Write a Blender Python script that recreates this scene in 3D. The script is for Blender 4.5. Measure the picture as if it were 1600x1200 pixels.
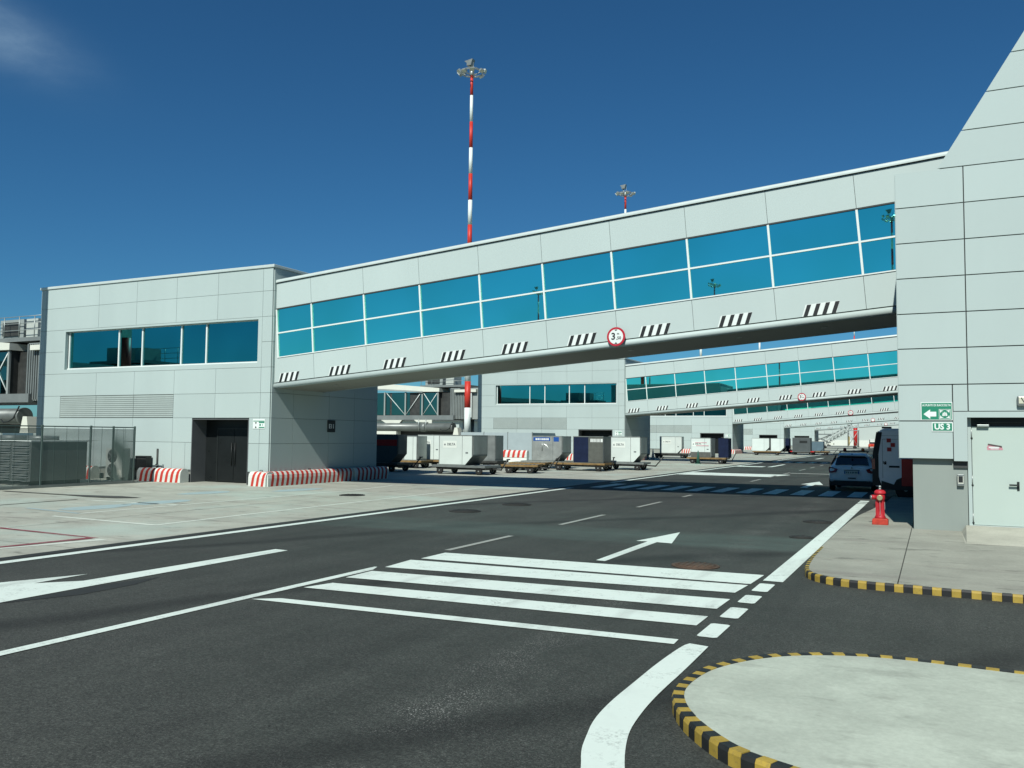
import bpy, bmesh, math, random
from mathutils import Vector, Matrix
random.seed(7)
for _o in list(bpy.data.objects):
    bpy.data.objects.remove(_o)
scene = bpy.context.scene
COL = scene.collection

# ------------------------------------------------------------------ camera
cam_data = bpy.data.cameras.new("camera")
cam = bpy.data.objects.new("camera", cam_data)
COL.objects.link(cam)
cam_data.sensor_fit = 'HORIZONTAL'
cam_data.sensor_width = 36.0
cam_data.lens = 36.0 * 1338.65 / 1600.0
cam_data.clip_start = 0.05
cam_data.clip_end = 5000
_r = Vector((0.89717304, 0.44156515, 0.0100375))
_u = Vector((0.01760918, -0.05846758, 0.99813399)) * -1
_u = _u * -1
_f = Vector((-0.44132805, 0.89532215, 0.06023114))
cam.matrix_world = Matrix(((_r.x, _u.x, -_f.x, 0), (_r.y, _u.y, -_f.y, 0), (_r.z, _u.z, -_f.z, 2.0), (0, 0, 0, 1)))
scene.camera = cam

# ------------------------------------------------------------------ sky, sun, exposure
SUN_EL = math.radians(43.9)
SUN_AZ = math.radians(173.0)        # clockwise from +Y
world = bpy.data.worlds.new("World")
scene.world = world
world.use_nodes = True
wn, wl = world.node_tree.nodes, world.node_tree.links
wn.clear()
w_out = wn.new("ShaderNodeOutputWorld")
w_bg = wn.new("ShaderNodeBackground")
w_sky = wn.new("ShaderNodeTexSky")
w_sky.sky_type = 'NISHITA'
w_sky.sun_disc = False
w_sky.sun_elevation = SUN_EL
w_sky.sun_rotation = SUN_AZ
w_sky.altitude = 0
w_sky.air_density = 1.0
w_sky.dust_density = 0.05
w_sky.ozone_density = 2.5
w_tint = wn.new("ShaderNodeMix")
w_tint.data_type = 'RGBA'
w_tint.blend_type = 'MULTIPLY'
w_tint.inputs[0].default_value = 1.0
w_tint.inputs[7].default_value = (0.285, 0.713, 0.986, 1)
wl.new(w_sky.outputs[0], w_tint.inputs[6])
# one faint cirrus wisp, a soft streak between two directions of the sky
w_co = wn.new("ShaderNodeTexCoord")
w_map = wn.new("ShaderNodeMapping")
w_map.inputs['Scale'].default_value = (9, 9, 22)
w_noise = wn.new("ShaderNodeTexNoise")
w_noise.inputs['Scale'].default_value = 1.0
w_noise.inputs['Detail'].default_value = 7
w_noise.inputs['Roughness'].default_value = 0.62
wl.new(w_co.outputs['Generated'], w_map.inputs[0])
wl.new(w_map.outputs[0], w_noise.inputs[0])


def w_math(op, a, b=None):
    n = wn.new("ShaderNodeMath")
    n.operation = op
    for i, v in enumerate((a, b)):
        if v is None:
            continue
        if isinstance(v, (int, float)):
            n.inputs[i].default_value = v
        else:
            wl.new(v, n.inputs[i])
    return n.outputs[0]


def w_dot(vec):
    n = wn.new("ShaderNodeVectorMath")
    n.operation = 'DOT_PRODUCT'
    wl.new(w_co.outputs['Generated'], n.inputs[0])
    n.inputs[1].default_value = vec
    return n.outputs['Value']


_d0 = Vector((-0.800, 0.470, 0.384)).normalized()     # brighter end of the wisp
_d1 = Vector((-0.752, 0.556, 0.352)).normalized()     # its thin tail
_ax = (_d1 - _d0).normalized()
_pn = _d0.cross(_ax).normalized()
w_across = w_math('DIVIDE', w_math('ABSOLUTE', w_dot(_pn)), 0.026)
w_along = w_math('DIVIDE', w_math('SUBTRACT', w_dot(_ax), _d0.dot(_ax)), 0.075)
w_g1 = w_math('POWER', 2.718, w_math('MULTIPLY', w_math('MULTIPLY', w_across, w_across), -1.0))
w_g2 = w_math('POWER', 2.718, w_math('MULTIPLY', w_math('MULTIPLY', w_along, w_along), -1.0))
w_front = w_math('GREATER_THAN', w_dot(_d0), 0.0)
w_mask = w_math('MULTIPLY', w_math('MULTIPLY', w_g1, w_g2), w_math('MULTIPLY', w_front, w_math('MULTIPLY', w_math('POWER', w_noise.outputs[0], 1.6), 1.7)))
w_cl = wn.new("ShaderNodeMix")
w_cl.data_type = 'RGBA'
wl.new(w_mask, w_cl.inputs[0])
wl.new(w_tint.outputs[2], w_cl.inputs[6])
w_cl.inputs[7].default_value = (3.6, 5.6, 7.8, 1)
wl.new(w_cl.outputs[2], w_bg.inputs[0])
w_bg.inputs[1].default_value = 0.06
wl.new(w_bg.outputs[0], w_out.inputs[0])

sun_data = bpy.data.lights.new("sun", 'SUN')
sun_data.energy = 5.0
sun_data.angle = math.radians(0.53)
sun_data.color = (1.0, 0.975, 0.93)
sun = bpy.data.objects.new("sun", sun_data)
COL.objects.link(sun)
_sd = Vector((math.sin(SUN_AZ) * math.cos(SUN_EL), math.cos(SUN_AZ) * math.cos(SUN_EL), math.sin(SUN_EL)))
sun.rotation_euler = _sd.to_track_quat('Z', 'Y').to_euler()
sun.location = (10, -40, 60)

vs = scene.view_settings
vs.view_transform = 'Standard'
vs.look = 'None'
vs.exposure = 0.15
vs.gamma = 1.0
vs.use_curve_mapping = False
scene.cycles.max_bounces = 6
scene.cycles.diffuse_bounces = 1
scene.cycles.glossy_bounces = 4
scene.cycles.transparent_max_bounces = 12


# ------------------------------------------------------------------ materials
def nd(nt, t, **kw):
    n = nt.nodes.new(t)
    for k, v in kw.items():
        setattr(n, k, v)
    return n


def noise(nt, co, scale, detail=4, rough=0.55, stretch=None):
    n = nd(nt, "ShaderNodeTexNoise")
    n.inputs['Scale'].default_value = scale
    n.inputs['Detail'].default_value = detail
    n.inputs['Roughness'].default_value = rough
    if stretch:
        m = nd(nt, "ShaderNodeMapping")
        m.inputs['Scale'].default_value = stretch
        nt.links.new(co, m.inputs[0])
        co = m.outputs[0]
    nt.links.new(co, n.inputs['Vector'])
    return n.outputs[0]


def ramp(nt, fac, stops):
    r = nd(nt, "ShaderNodeValToRGB")
    el = r.color_ramp.elements
    while len(el) < len(stops):
        el.new(0.5)
    for e, (p, c) in zip(el, stops):
        e.position = p
        e.color = (c, c, c, 1) if isinstance(c, (int, float)) else (*c, 1)
    nt.links.new(fac, r.inputs[0])
    return r.outputs[0]


def mixc(nt, fac, a, b, blend='MIX'):
    m = nd(nt, "ShaderNodeMix", data_type='RGBA', blend_type=blend)
    for i, v in ((0, fac), (6, a), (7, b)):
        if isinstance(v, (int, float)):
            m.inputs[i].default_value = v if i == 0 else (v, v, v, 1)
        elif isinstance(v, tuple):
            m.inputs[i].default_value = (*v, 1)
        else:
            nt.links.new(v, m.inputs[i])
    return m.outputs[2]


def new_mat(name, color=(0.5, 0.5, 0.5), rough=0.5, metal=0.0, spec=0.5):
    m = bpy.data.materials.new(name)
    m.use_nodes = True
    nt = m.node_tree
    b = nt.nodes["Principled BSDF"]
    b.inputs['Base Color'].default_value = (*color, 1)
    b.inputs['Roughness'].default_value = rough
    b.inputs['Metallic'].default_value = metal
    b.inputs['Specular IOR Level'].default_value = spec
    return m, nt, b


def bump(nt, b, h, strength, dist=0.01):
    n = nd(nt, "ShaderNodeBump")
    n.inputs['Strength'].default_value = strength
    n.inputs['Distance'].default_value = dist
    nt.links.new(h, n.inputs['Height'])
    nt.links.new(n.outputs[0], b.inputs['Normal'])


def simple(name, color, rough=0.5, metal=0.0, var=0.12, scale=1.5, rnd=0.0, spec=0.35, dirt=0.0, bmp=0.0, streak=False, raw=False):
    """painted or raw surface: mottled colour, a little wear, per-object shift"""
    if not raw:
        color = (color[0] * 0.78, color[1] * 0.83, color[2] * 0.79)
    m, nt, b = new_mat(name, color, rough, metal, spec)
    co = nd(nt, "ShaderNodeTexCoord").outputs['Object']
    n1 = noise(nt, co, scale, 5, 0.6, (1, 1, 0.25) if streak else None)
    lo = tuple(c * (1 - var) for c in color)
    hi = tuple(min(1, c * (1 + var)) for c in color)
    c = mixc(nt, ramp(nt, n1, [(0.3, 0.0), (0.7, 1.0)]), lo, hi)
    if rnd:
        oi = nd(nt, "ShaderNodeObjectInfo").outputs['Random']
        rr = ramp(nt, oi, [(0, 1 - rnd), (1, 1.0)])
        c = mixc(nt, 1.0, c, rr, 'MULTIPLY')
    if dirt:
        n2 = noise(nt, co, scale * 4, 6, 0.7)
        c = mixc(nt, ramp(nt, n2, [(0.52, 0.0), (0.75, dirt)]), c, (0.06, 0.055, 0.045))
    nt.links.new(c, b.inputs['Base Color'])
    if bmp:
        bump(nt, b, noise(nt, co, scale * 10, 4), bmp)
    rg = ramp(nt, n1, [(0.25, max(0.02, rough - 0.06)), (0.75, min(1, rough + 0.08))])
    nt.links.new(rg, b.inputs['Roughness'])
    return m


M = {}
M['panel'] = simple('panel_paint', (0.382, 0.47, 0.44), 0.55, 0, 0.035, 0.5, rnd=0.06, streak=True, spec=0.2, raw=True)
M['panel_bridge'] = simple('bridge_panel_paint', (0.41, 0.50, 0.468), 0.55, 0, 0.02, 0.6, rnd=0.025, streak=True, spec=0.2, raw=True)
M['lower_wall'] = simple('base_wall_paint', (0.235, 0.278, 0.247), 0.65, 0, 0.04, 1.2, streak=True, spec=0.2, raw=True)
M['joint'] = simple('joint_dark', (0.055, 0.06, 0.06), 0.8)
M['doorway_shade'] = simple('doorway_shade_tone', (0.095, 0.105, 0.105), 0.7, raw=True)  # recess shade put into the lining colour
M['gate_core'] = simple('gate_joint', (0.16, 0.18, 0.175), 0.8)
M['core'] = simple('wall_core', (0.045, 0.05, 0.05), 0.8)
M['coping'] = simple('coping_metal', (0.62, 0.68, 0.66), 0.35, 0.1, 0.03)
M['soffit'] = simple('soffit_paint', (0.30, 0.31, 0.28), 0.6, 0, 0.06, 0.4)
M['frame'] = simple('white_frame', (0.80, 0.84, 0.82), 0.35, 0, 0.02)
M['grille'] = simple('grille_metal', (0.46, 0.52, 0.50), 0.45, 0.1, 0.04)
M['black'] = simple('black_paint', (0.018, 0.022, 0.022), 0.5, 0, 0.1)
M['rubber'] = simple('tyre_rubber', (0.02, 0.02, 0.02), 0.8, 0, 0.2, 6)
M['dark_metal'] = simple('dark_steel', (0.06, 0.062, 0.06), 0.55, 0.3, 0.25, 3, dirt=0.3)
M['mid_metal'] = simple('grey_steel', (0.24, 0.26, 0.26), 0.45, 0.4, 0.1, 3)
M['galv'] = simple('galvanised', (0.42, 0.45, 0.44), 0.42, 0.55, 0.12, 4)
M['red'] = simple('red_paint', (0.56, 0.025, 0.022), 0.4, 0, 0.1, 2)
M['mast_red'] = simple('mast_red_paint', (0.62, 0.045, 0.03), 0.45, 0, 0.08, 2)
M['mast_white'] = simple('mast_white_paint', (0.80, 0.84, 0.82), 0.45, 0, 0.04, 2)
M['hydrant_red'] = simple('hydrant_red', (0.50, 0.02, 0.03), 0.5, 0, 0.2, 8, dirt=0.12)
M['hydrant_base'] = simple('hydrant_base_red', (0.50, 0.045, 0.025), 0.6, 0, 0.2, 12, dirt=0.15)
M['brass'] = simple('brass', (0.45, 0.40, 0.24), 0.4, 0.5, 0.1, 8)
M['yellow'] = simple('kerb_yellow', (0.38, 0.275, 0.045), 0.65, 0, 0.14, 9, dirt=0.6, rnd=0.2, raw=True)
M['kerb_black'] = simple('kerb_black', (0.022, 0.024, 0.024), 0.6, 0, 0.2, 9, rnd=0.25)
M['orange_yellow'] = simple('dolly_yellow', (0.20, 0.135, 0.055), 0.7, 0, 0.3, 3, dirt=0.85, raw=True, spec=0.15)
M['bar_white'] = simple('barrier_white', (0.74, 0.75, 0.70), 0.6, 0, 0.06, 5, dirt=0.25)
M['bar_red'] = simple('barrier_red', (0.58, 0.05, 0.035), 0.6, 0, 0.1, 5, dirt=0.15)
M['alu'] = simple('container_aluminium', (0.50, 0.52, 0.51), 0.38, 0.55, 0.12, 2.2, dirt=0.2, bmp=0.05)
M['alu_dull'] = simple('container_grey_side', (0.30, 0.32, 0.32), 0.45, 0.5, 0.15, 2.2, dirt=0.2)
M['cont_white'] = simple('container_white', (0.56, 0.65, 0.60), 0.5, 0, 0.04, 1.6, dirt=0.10, rnd=0.08, raw=True)
M['cont_plate'] = simple('container_plate', (0.80, 0.84, 0.80), 0.5, 0, 0.02)
M['navy'] = simple('navy_curtain', (0.010, 0.017, 0.042), 0.7, 0, 0.2, 3, raw=True, spec=0.1)
M['grey_curtain'] = simple('grey_curtain', (0.10, 0.105, 0.095), 0.7, 0, 0.2, 3)
M['dark_cont'] = simple('charcoal_container', (0.085, 0.10, 0.105), 0.5, 0.1, 0.1, 2)
M['blue_grey'] = simple('blue_grey_container', (0.12, 0.19, 0.24), 0.5, 0.1, 0.1, 2)
M['blue_label'] = simple('blue_label', (0.015, 0.09, 0.36), 0.5, 0, 0.05)
M['ink'] = simple('grey_ink', (0.12, 0.14, 0.15), 0.6, 0, 0.05)
M['ink_white'] = simple('white_ink', (0.78, 0.80, 0.80), 0.6, 0, 0.02)
M['green_sign'] = simple('sign_green', (0.02, 0.24, 0.145), 0.45, 0, 0.04)
M['sign_white'] = simple('sign_white', (0.82, 0.86, 0.84), 0.45, 0, 0.02)
M['sign_red'] = simple('sign_red', (0.50, 0.02, 0.04), 0.45, 0, 0.04)
M['sticker'] = simple('sticker_pink', (0.60, 0.28, 0.33), 0.6, 0, 0.15, 12)
M['sticker_dark'] = simple('sticker_dark', (0.10, 0.07, 0.07), 0.7, 0, 0.1)
M['car_white'] = simple('car_white_paint', (0.82, 0.85, 0.86), 0.25, 0, 0.01, raw=True)
M['car_dark'] = simple('car_black_plastic', (0.02, 0.022, 0.024), 0.55, 0, 0.1)
M['car_glass'] = new_mat('car_glass', (0.012, 0.018, 0.02), 0.05, 0, 0.8)[0]
M['lamp_red'] = new_mat('tail_lamp_red', (0.25, 0.01, 0.012), 0.15, 0, 0.7)[0]
M['orange_lamp'] = new_mat('beacon_orange', (0.5, 0.12, 0.02), 0.3, 0, 0.6)[0]
M['van_grey'] = simple('minibus_grey', (0.16, 0.20, 0.23), 0.35, 0.2, 0.04)
M['lens'] = new_mat('lamp_lens', (0.50, 0.52, 0.40), 0.25, 0, 0.6)[0]
M['cream'] = simple('cream_panel', (0.74, 0.74, 0.66), 0.5, 0, 0.04)
M['jet_grey'] = simple('jetway_grey', (0.20, 0.22, 0.22), 0.5, 0.1, 0.1, 1)
M['corrugated'] = simple('jetway_light_grey', (0.34, 0.37, 0.36), 0.5, 0.1, 0.08, 1)
M['pipe'] = simple('pipe_grey', (0.19, 0.205, 0.20), 0.4, 0.3, 0.15, 1.5, dirt=0.2)
M['cone_green'] = simple('cone_green', (0.03, 0.12, 0.09), 0.6)
M['fan_dark'] = simple('fan_dark', (0.05, 0.055, 0.055), 0.6)
M['ac_white'] = simple('ac_case', (0.50, 0.53, 0.50), 0.5, 0, 0.05)
M['mesh_wire'] = simple('fence_wire', (0.10, 0.14, 0.13), 0.5, 0.1, 0.1)
M['brown'] = simple('rust_brown', (0.10, 0.062, 0.042), 0.75, 0.1, 0.25, 14)
M['hole_dark'] = simple('cover_dark', (0.03, 0.03, 0.028), 0.8, 0, 0.2, 10)
M['screen'] = simple('screen_sheet', (0.30, 0.37, 0.37), 0.5, raw=True, var=0.05)
M['door_paint'] = simple('steel_door_paint', (0.39, 0.48, 0.425), 0.5, 0, 0.02, 0.6, spec=0.2, raw=True)
M['dark_door'] = simple('dark_door_glass', (0.012, 0.015, 0.015), 0.3, 0, 0.1, spec=0.2, raw=True)
M['far_wall'] = simple('far_wall', (0.50, 0.55, 0.53), 0.6, 0, 0.03, 0.3)


def glass_mat(name, color, wave):
    m, nt, b = new_mat(name, color, 0.012, 1.0, 0.5)
    b.inputs['Specular Tint'].default_value = (0.6, 0.95, 1.0, 1)
    co = nd(nt, "ShaderNodeTexCoord").outputs['Object']
    oi = nd(nt, "ShaderNodeObjectInfo").outputs['Random']
    add = nd(nt, "ShaderNodeVectorMath", operation='ADD')
    nt.links.new(co, add.inputs[0])
    nt.links.new(oi, add.inputs[1])
    bump(nt, b, noise(nt, add.outputs[0], 0.7, 1, 0.4), wave, 0.02)
    v = noise(nt, add.outputs[0], 0.35, 2, 0.5)
    c = mixc(nt, ramp(nt, v, [(0.3, 0.0), (0.7, 1.0)]), tuple(x * 0.88 for x in color), tuple(min(1, x * 1.07) for x in color))  # soft tone patches in the tint stand in for faint reflections
    rr = ramp(nt, oi, [(0, 0.92), (1, 1.0)])
    c = mixc(nt, 1.0, c, rr, 'MULTIPLY')
    nt.links.new(c, b.inputs['Base Color'])
    return m


M['glass'] = glass_mat('tinted_reflective_glass', (0.25, 1.0, 0.80), 0.02)
M['glass_gate'] = glass_mat('gate_window_glass', (0.06, 0.36, 0.37), 0.02)
M['glass_jet'] = glass_mat('jetway_glass', (0.13, 0.24, 0.23), 0.05)


def asphalt_mat():
    m, nt, b = new_mat('asphalt', (0.06, 0.06, 0.058), 0.85, 0, 0.35)
    co = nd(nt, "ShaderNodeTexCoord").outputs['Object']
    big = noise(nt, co, 0.11, 5, 0.6)
    streak = noise(nt, co, 0.9, 5, 0.65, (1.6, 0.10, 1))
    med = noise(nt, co, 1.4, 6, 0.7)
    fine = noise(nt, co, 46, 3, 0.85)
    grit = noise(nt, co, 15, 4, 0.75)
    c = mixc(nt, ramp(nt, big, [(0.3, 0.0), (0.7, 1.0)]), (0.028, 0.0335, 0.028), (0.043, 0.0485, 0.041))
    c = mixc(nt, 0.75, c, ramp(nt, streak, [(0.3, 0.70), (0.72, 1.22)]), 'MULTIPLY')
    c = mixc(nt, 0.8, c, ramp(nt, med, [(0.25, 0.80), (0.75, 1.18)]), 'MULTIPLY')
    c = mixc(nt, 1.0, c, ramp(nt, fine, [(0.30, 0.50), (0.5, 0.98), (0.66, 1.75), (0.76, 2.5)]), 'MULTIPLY')
    c = mixc(nt, 0.9, c, ramp(nt, grit, [(0.3, 0.72), (0.5, 1.0), (0.7, 1.30)]), 'MULTIPLY')
    # pale exposed aggregate, denser along the wheel paths
    fl = noise(nt, co, 75, 2, 0.6)
    sx = nd(nt, "ShaderNodeSeparateXYZ")
    nt.links.new(co, sx.inputs[0])
    d = nd(nt, "ShaderNodeMath", operation='ABSOLUTE')
    s1 = nd(nt, "ShaderNodeMath", operation='ADD')
    nt.links.new(sx.outputs[0], s1.inputs[0])
    s1.inputs[1].default_value = 3.35
    nt.links.new(s1.outputs[0], d.inputs[0])
    path = ramp(nt, d.outputs[0], [(0.0, 1.0), (0.5, 0.22), (1.0, 0.22)])
    pm = nd(nt, "ShaderNodeMath", operation='MULTIPLY')
    nt.links.new(ramp(nt, fl, [(0.58, 0.0), (0.65, 1.0)]), pm.inputs[0])
    nt.links.new(path, pm.inputs[1])
    pm2 = nd(nt, "ShaderNodeMath", operation='MULTIPLY')
    nt.links.new(pm.outputs[0], pm2.inputs[0])
    nt.links.new(ramp(nt, noise(nt, co, 0.6, 3, 0.6), [(0.42, 0.0), (0.62, 1.0)]), pm2.inputs[1])
    c = mixc(nt, pm2.outputs[0], c, (0.32, 0.33, 0.30))
    # long curved tyre and sealant traces
    wv = nd(nt, "ShaderNodeTexWave", wave_type='BANDS', bands_direction='X')
    mp = nd(nt, "ShaderNodeMapping")
    mp.inputs['Rotation'].default_value = (0, 0, math.radians(33))
    nt.links.new(co, mp.inputs[0])
    nt.links.new(mp.outputs[0], wv.inputs[0])
    wv.inputs['Scale'].default_value = 0.06
    wv.inputs['Distortion'].default_value = 5
    wv.inputs['Detail'].default_value = 3
    wv.inputs['Detail Scale'].default_value = 0.7
    tr = ramp(nt, wv.outputs[1], [(0.0, 0.50), (0.014, 0.72), (0.04, 1.0)])
    c = mixc(nt, 0.85, c, tr, 'MULTIPLY')
    oil = noise(nt, co, 0.55, 5, 0.62, (1.3, 0.5, 1))
    c = mixc(nt, 1.0, c, ramp(nt, oil, [(0.62, 1.0), (0.72, 0.72)]), 'MULTIPLY')
    # a worn green wash that crosses the road, soft at its edges
    sx2 = nd(nt, "ShaderNodeSeparateXYZ")
    nt.links.new(co, sx2.inputs[0])

    def mth(op, a, k):
        q = nd(nt, "ShaderNodeMath", operation=op)
        for i_, v_ in enumerate((a, k)):
            if isinstance(v_, (int, float)):
                q.inputs[i_].default_value = v_
            else:
                nt.links.new(v_, q.inputs[i_])
        return q.outputs[0]
    vv = mth('SUBTRACT', sx2.outputs[1], mth('MULTIPLY', sx2.outputs[0], 0.078))
    vv = mth('ADD', vv, mth('MULTIPLY', mth('SUBTRACT', noise(nt, co, 0.5, 4, 0.7), 0.5), 0.9))
    dist = mth('ABSOLUTE', mth('SUBTRACT', vv, 17.2), 0)
    band = ramp(nt, mth('DIVIDE', dist, 2.0), [(0.0, 0.75), (0.05, 1.0), (0.42, 0.9), (0.68, 0.0)])
    band = mth('MULTIPLY', band, ramp(nt, noise(nt, co, 0.9, 5, 0.7, (0.4, 1.4, 1)), [(0.30, 0.25), (0.65, 1.0)]))
    band = mth('MULTIPLY', band, ramp(nt, mth('DIVIDE', sx2.outputs[0], -20.0), [(0.095, 0.0), (0.12, 1.0), (0.60, 0.75), (0.64, 0.0)]))
    c = mixc(nt, mth('MULTIPLY', band, 0.85), c, mixc(nt, 0.35, (0.072, 0.112, 0.095), c))
    nt.links.new(c, b.inputs['Base Color'])
    bump(nt, b, fine, 0.5, 0.006)
    return m


M['asphalt'] = asphalt_mat()


def concrete_mat(name, col, stain, green=0.0, sc=1.0):
    m, nt, b = new_mat(name, col, 0.8, 0, 0.3)
    co = nd(nt, "ShaderNodeTexCoord").outputs['Object']
    big = noise(nt, co, 0.16 * sc, 5, 0.6)
    mid = noise(nt, co, 0.9 * sc, 7, 0.68)
    fine = noise(nt, co, 22, 4, 0.75)
    streak = noise(nt, co, 0.8 * sc, 5, 0.6, (0.35, 1.5, 1))
    c = mixc(nt, ramp(nt, big, [(0.3, 0.0), (0.7, 1.0)]), tuple(x * 0.88 for x in col), tuple(x * 1.08 for x in col))
    c = mixc(nt, ramp(nt, mid, [(0.38, 0.0), (0.62, 0.75)]), c, tuple(x * 0.74 for x in col))
    c = mixc(nt, ramp(nt, streak, [(0.56, 0.0), (0.74, stain)]), c, (0.16, 0.15, 0.13))
    sp = noise(nt, co, 1.7 * sc, 5, 0.65, (0.6, 1.5, 1))
    c = mixc(nt, ramp(nt, sp, [(0.58, 0.0), (0.68, stain)]), c, (0.09, 0.09, 0.075))
    if green:
        gz = noise(nt, co, 0.28, 4, 0.6)
        c = mixc(nt, ramp(nt, gz, [(0.50, 0.0), (0.66, green)]), c, (0.36, 0.46, 0.395))
    c = mixc(nt, 1.0, c, ramp(nt, fine, [(0.3, 0.9), (0.7, 1.08)]), 'MULTIPLY')
    nt.links.new(c, b.inputs['Base Color'])
    bump(nt, b, fine, 0.25, 0.004)
    return m


M['apron'] = concrete_mat('apron_concrete', (0.375, 0.395, 0.325), 0.6, 0.6)
M['pavement'] = concrete_mat('pavement_concrete', (0.31, 0.322, 0.262), 0.6)
M['island'] = concrete_mat('island_concrete', (0.43, 0.49, 0.40), 0.22, 0, 1.6)


def paint_mat(name, col, wear, under=(0.07, 0.07, 0.067)):
    m, nt, b = new_mat(name, col, 0.65, 0, 0.3)
    co = nd(nt, "ShaderNodeTexCoord").outputs['Object']
    n1 = noise(nt, co, 2.2, 7, 0.75)
    n2 = noise(nt, co, 30, 4, 0.8)
    n3 = noise(nt, co, 1.1, 4, 0.6, (2.5, 0.4, 1))
    c = mixc(nt, ramp(nt, n1, [(0.3, 0.0), (0.7, 1.0)]), tuple(x * 0.92 for x in col), tuple(min(1, x * 1.03) for x in col))
    a = nd(nt, "ShaderNodeMath", operation='MULTIPLY')
    nt.links.new(ramp(nt, n1, [(0.50, 0.0), (0.70, 1.0)]), a.inputs[0])
    nt.links.new(ramp(nt, n2, [(0.46, 0.0), (0.60, wear)]), a.inputs[1])
    c = mixc(nt, a.outputs[0], c, under)
    c = mixc(nt, ramp(nt, n3, [(0.52, 0.0), (0.74, 0.5 * wear)]), c, (0.20, 0.21, 0.19))
    nt.links.new(c, b.inputs['Base Color'])
    bump(nt, b, n2, 0.2, 0.003)
    return m


M['paint'] = paint_mat('road_paint_white', (0.62, 0.72, 0.64), 0.7, (0.045, 0.048, 0.043))
M['paint_old'] = paint_mat('road_paint_old', (0.30, 0.32, 0.28), 0.9, (0.045, 0.048, 0.043))
M['paint_conc'] = paint_mat('apron_paint_white', (0.56, 0.62, 0.53), 1.0, (0.375, 0.395, 0.325))
M['paint_red'] = paint_mat('apron_paint_red', (0.21, 0.05, 0.06), 0.8, (0.375, 0.395, 0.325))
M['paint_blue'] = paint_mat('apron_paint_blue', (0.30, 0.405, 0.40), 1.0, (0.375, 0.395, 0.325))
M['green_band'] = paint_mat('road_green_wash', (0.050, 0.074, 0.064), 0.9, (0.043, 0.047, 0.042))
M['tar'] = simple('tar_seal', (0.075, 0.075, 0.068), 0.8, 0, 0.2, 3)
M['patch'] = simple('dark_overpaint', (0.03, 0.033, 0.032), 0.8, 0, 0.15, 3)
M['slab_joint'] = simple('slab_joint_fill', (0.20, 0.20, 0.18), 0.9)


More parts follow.
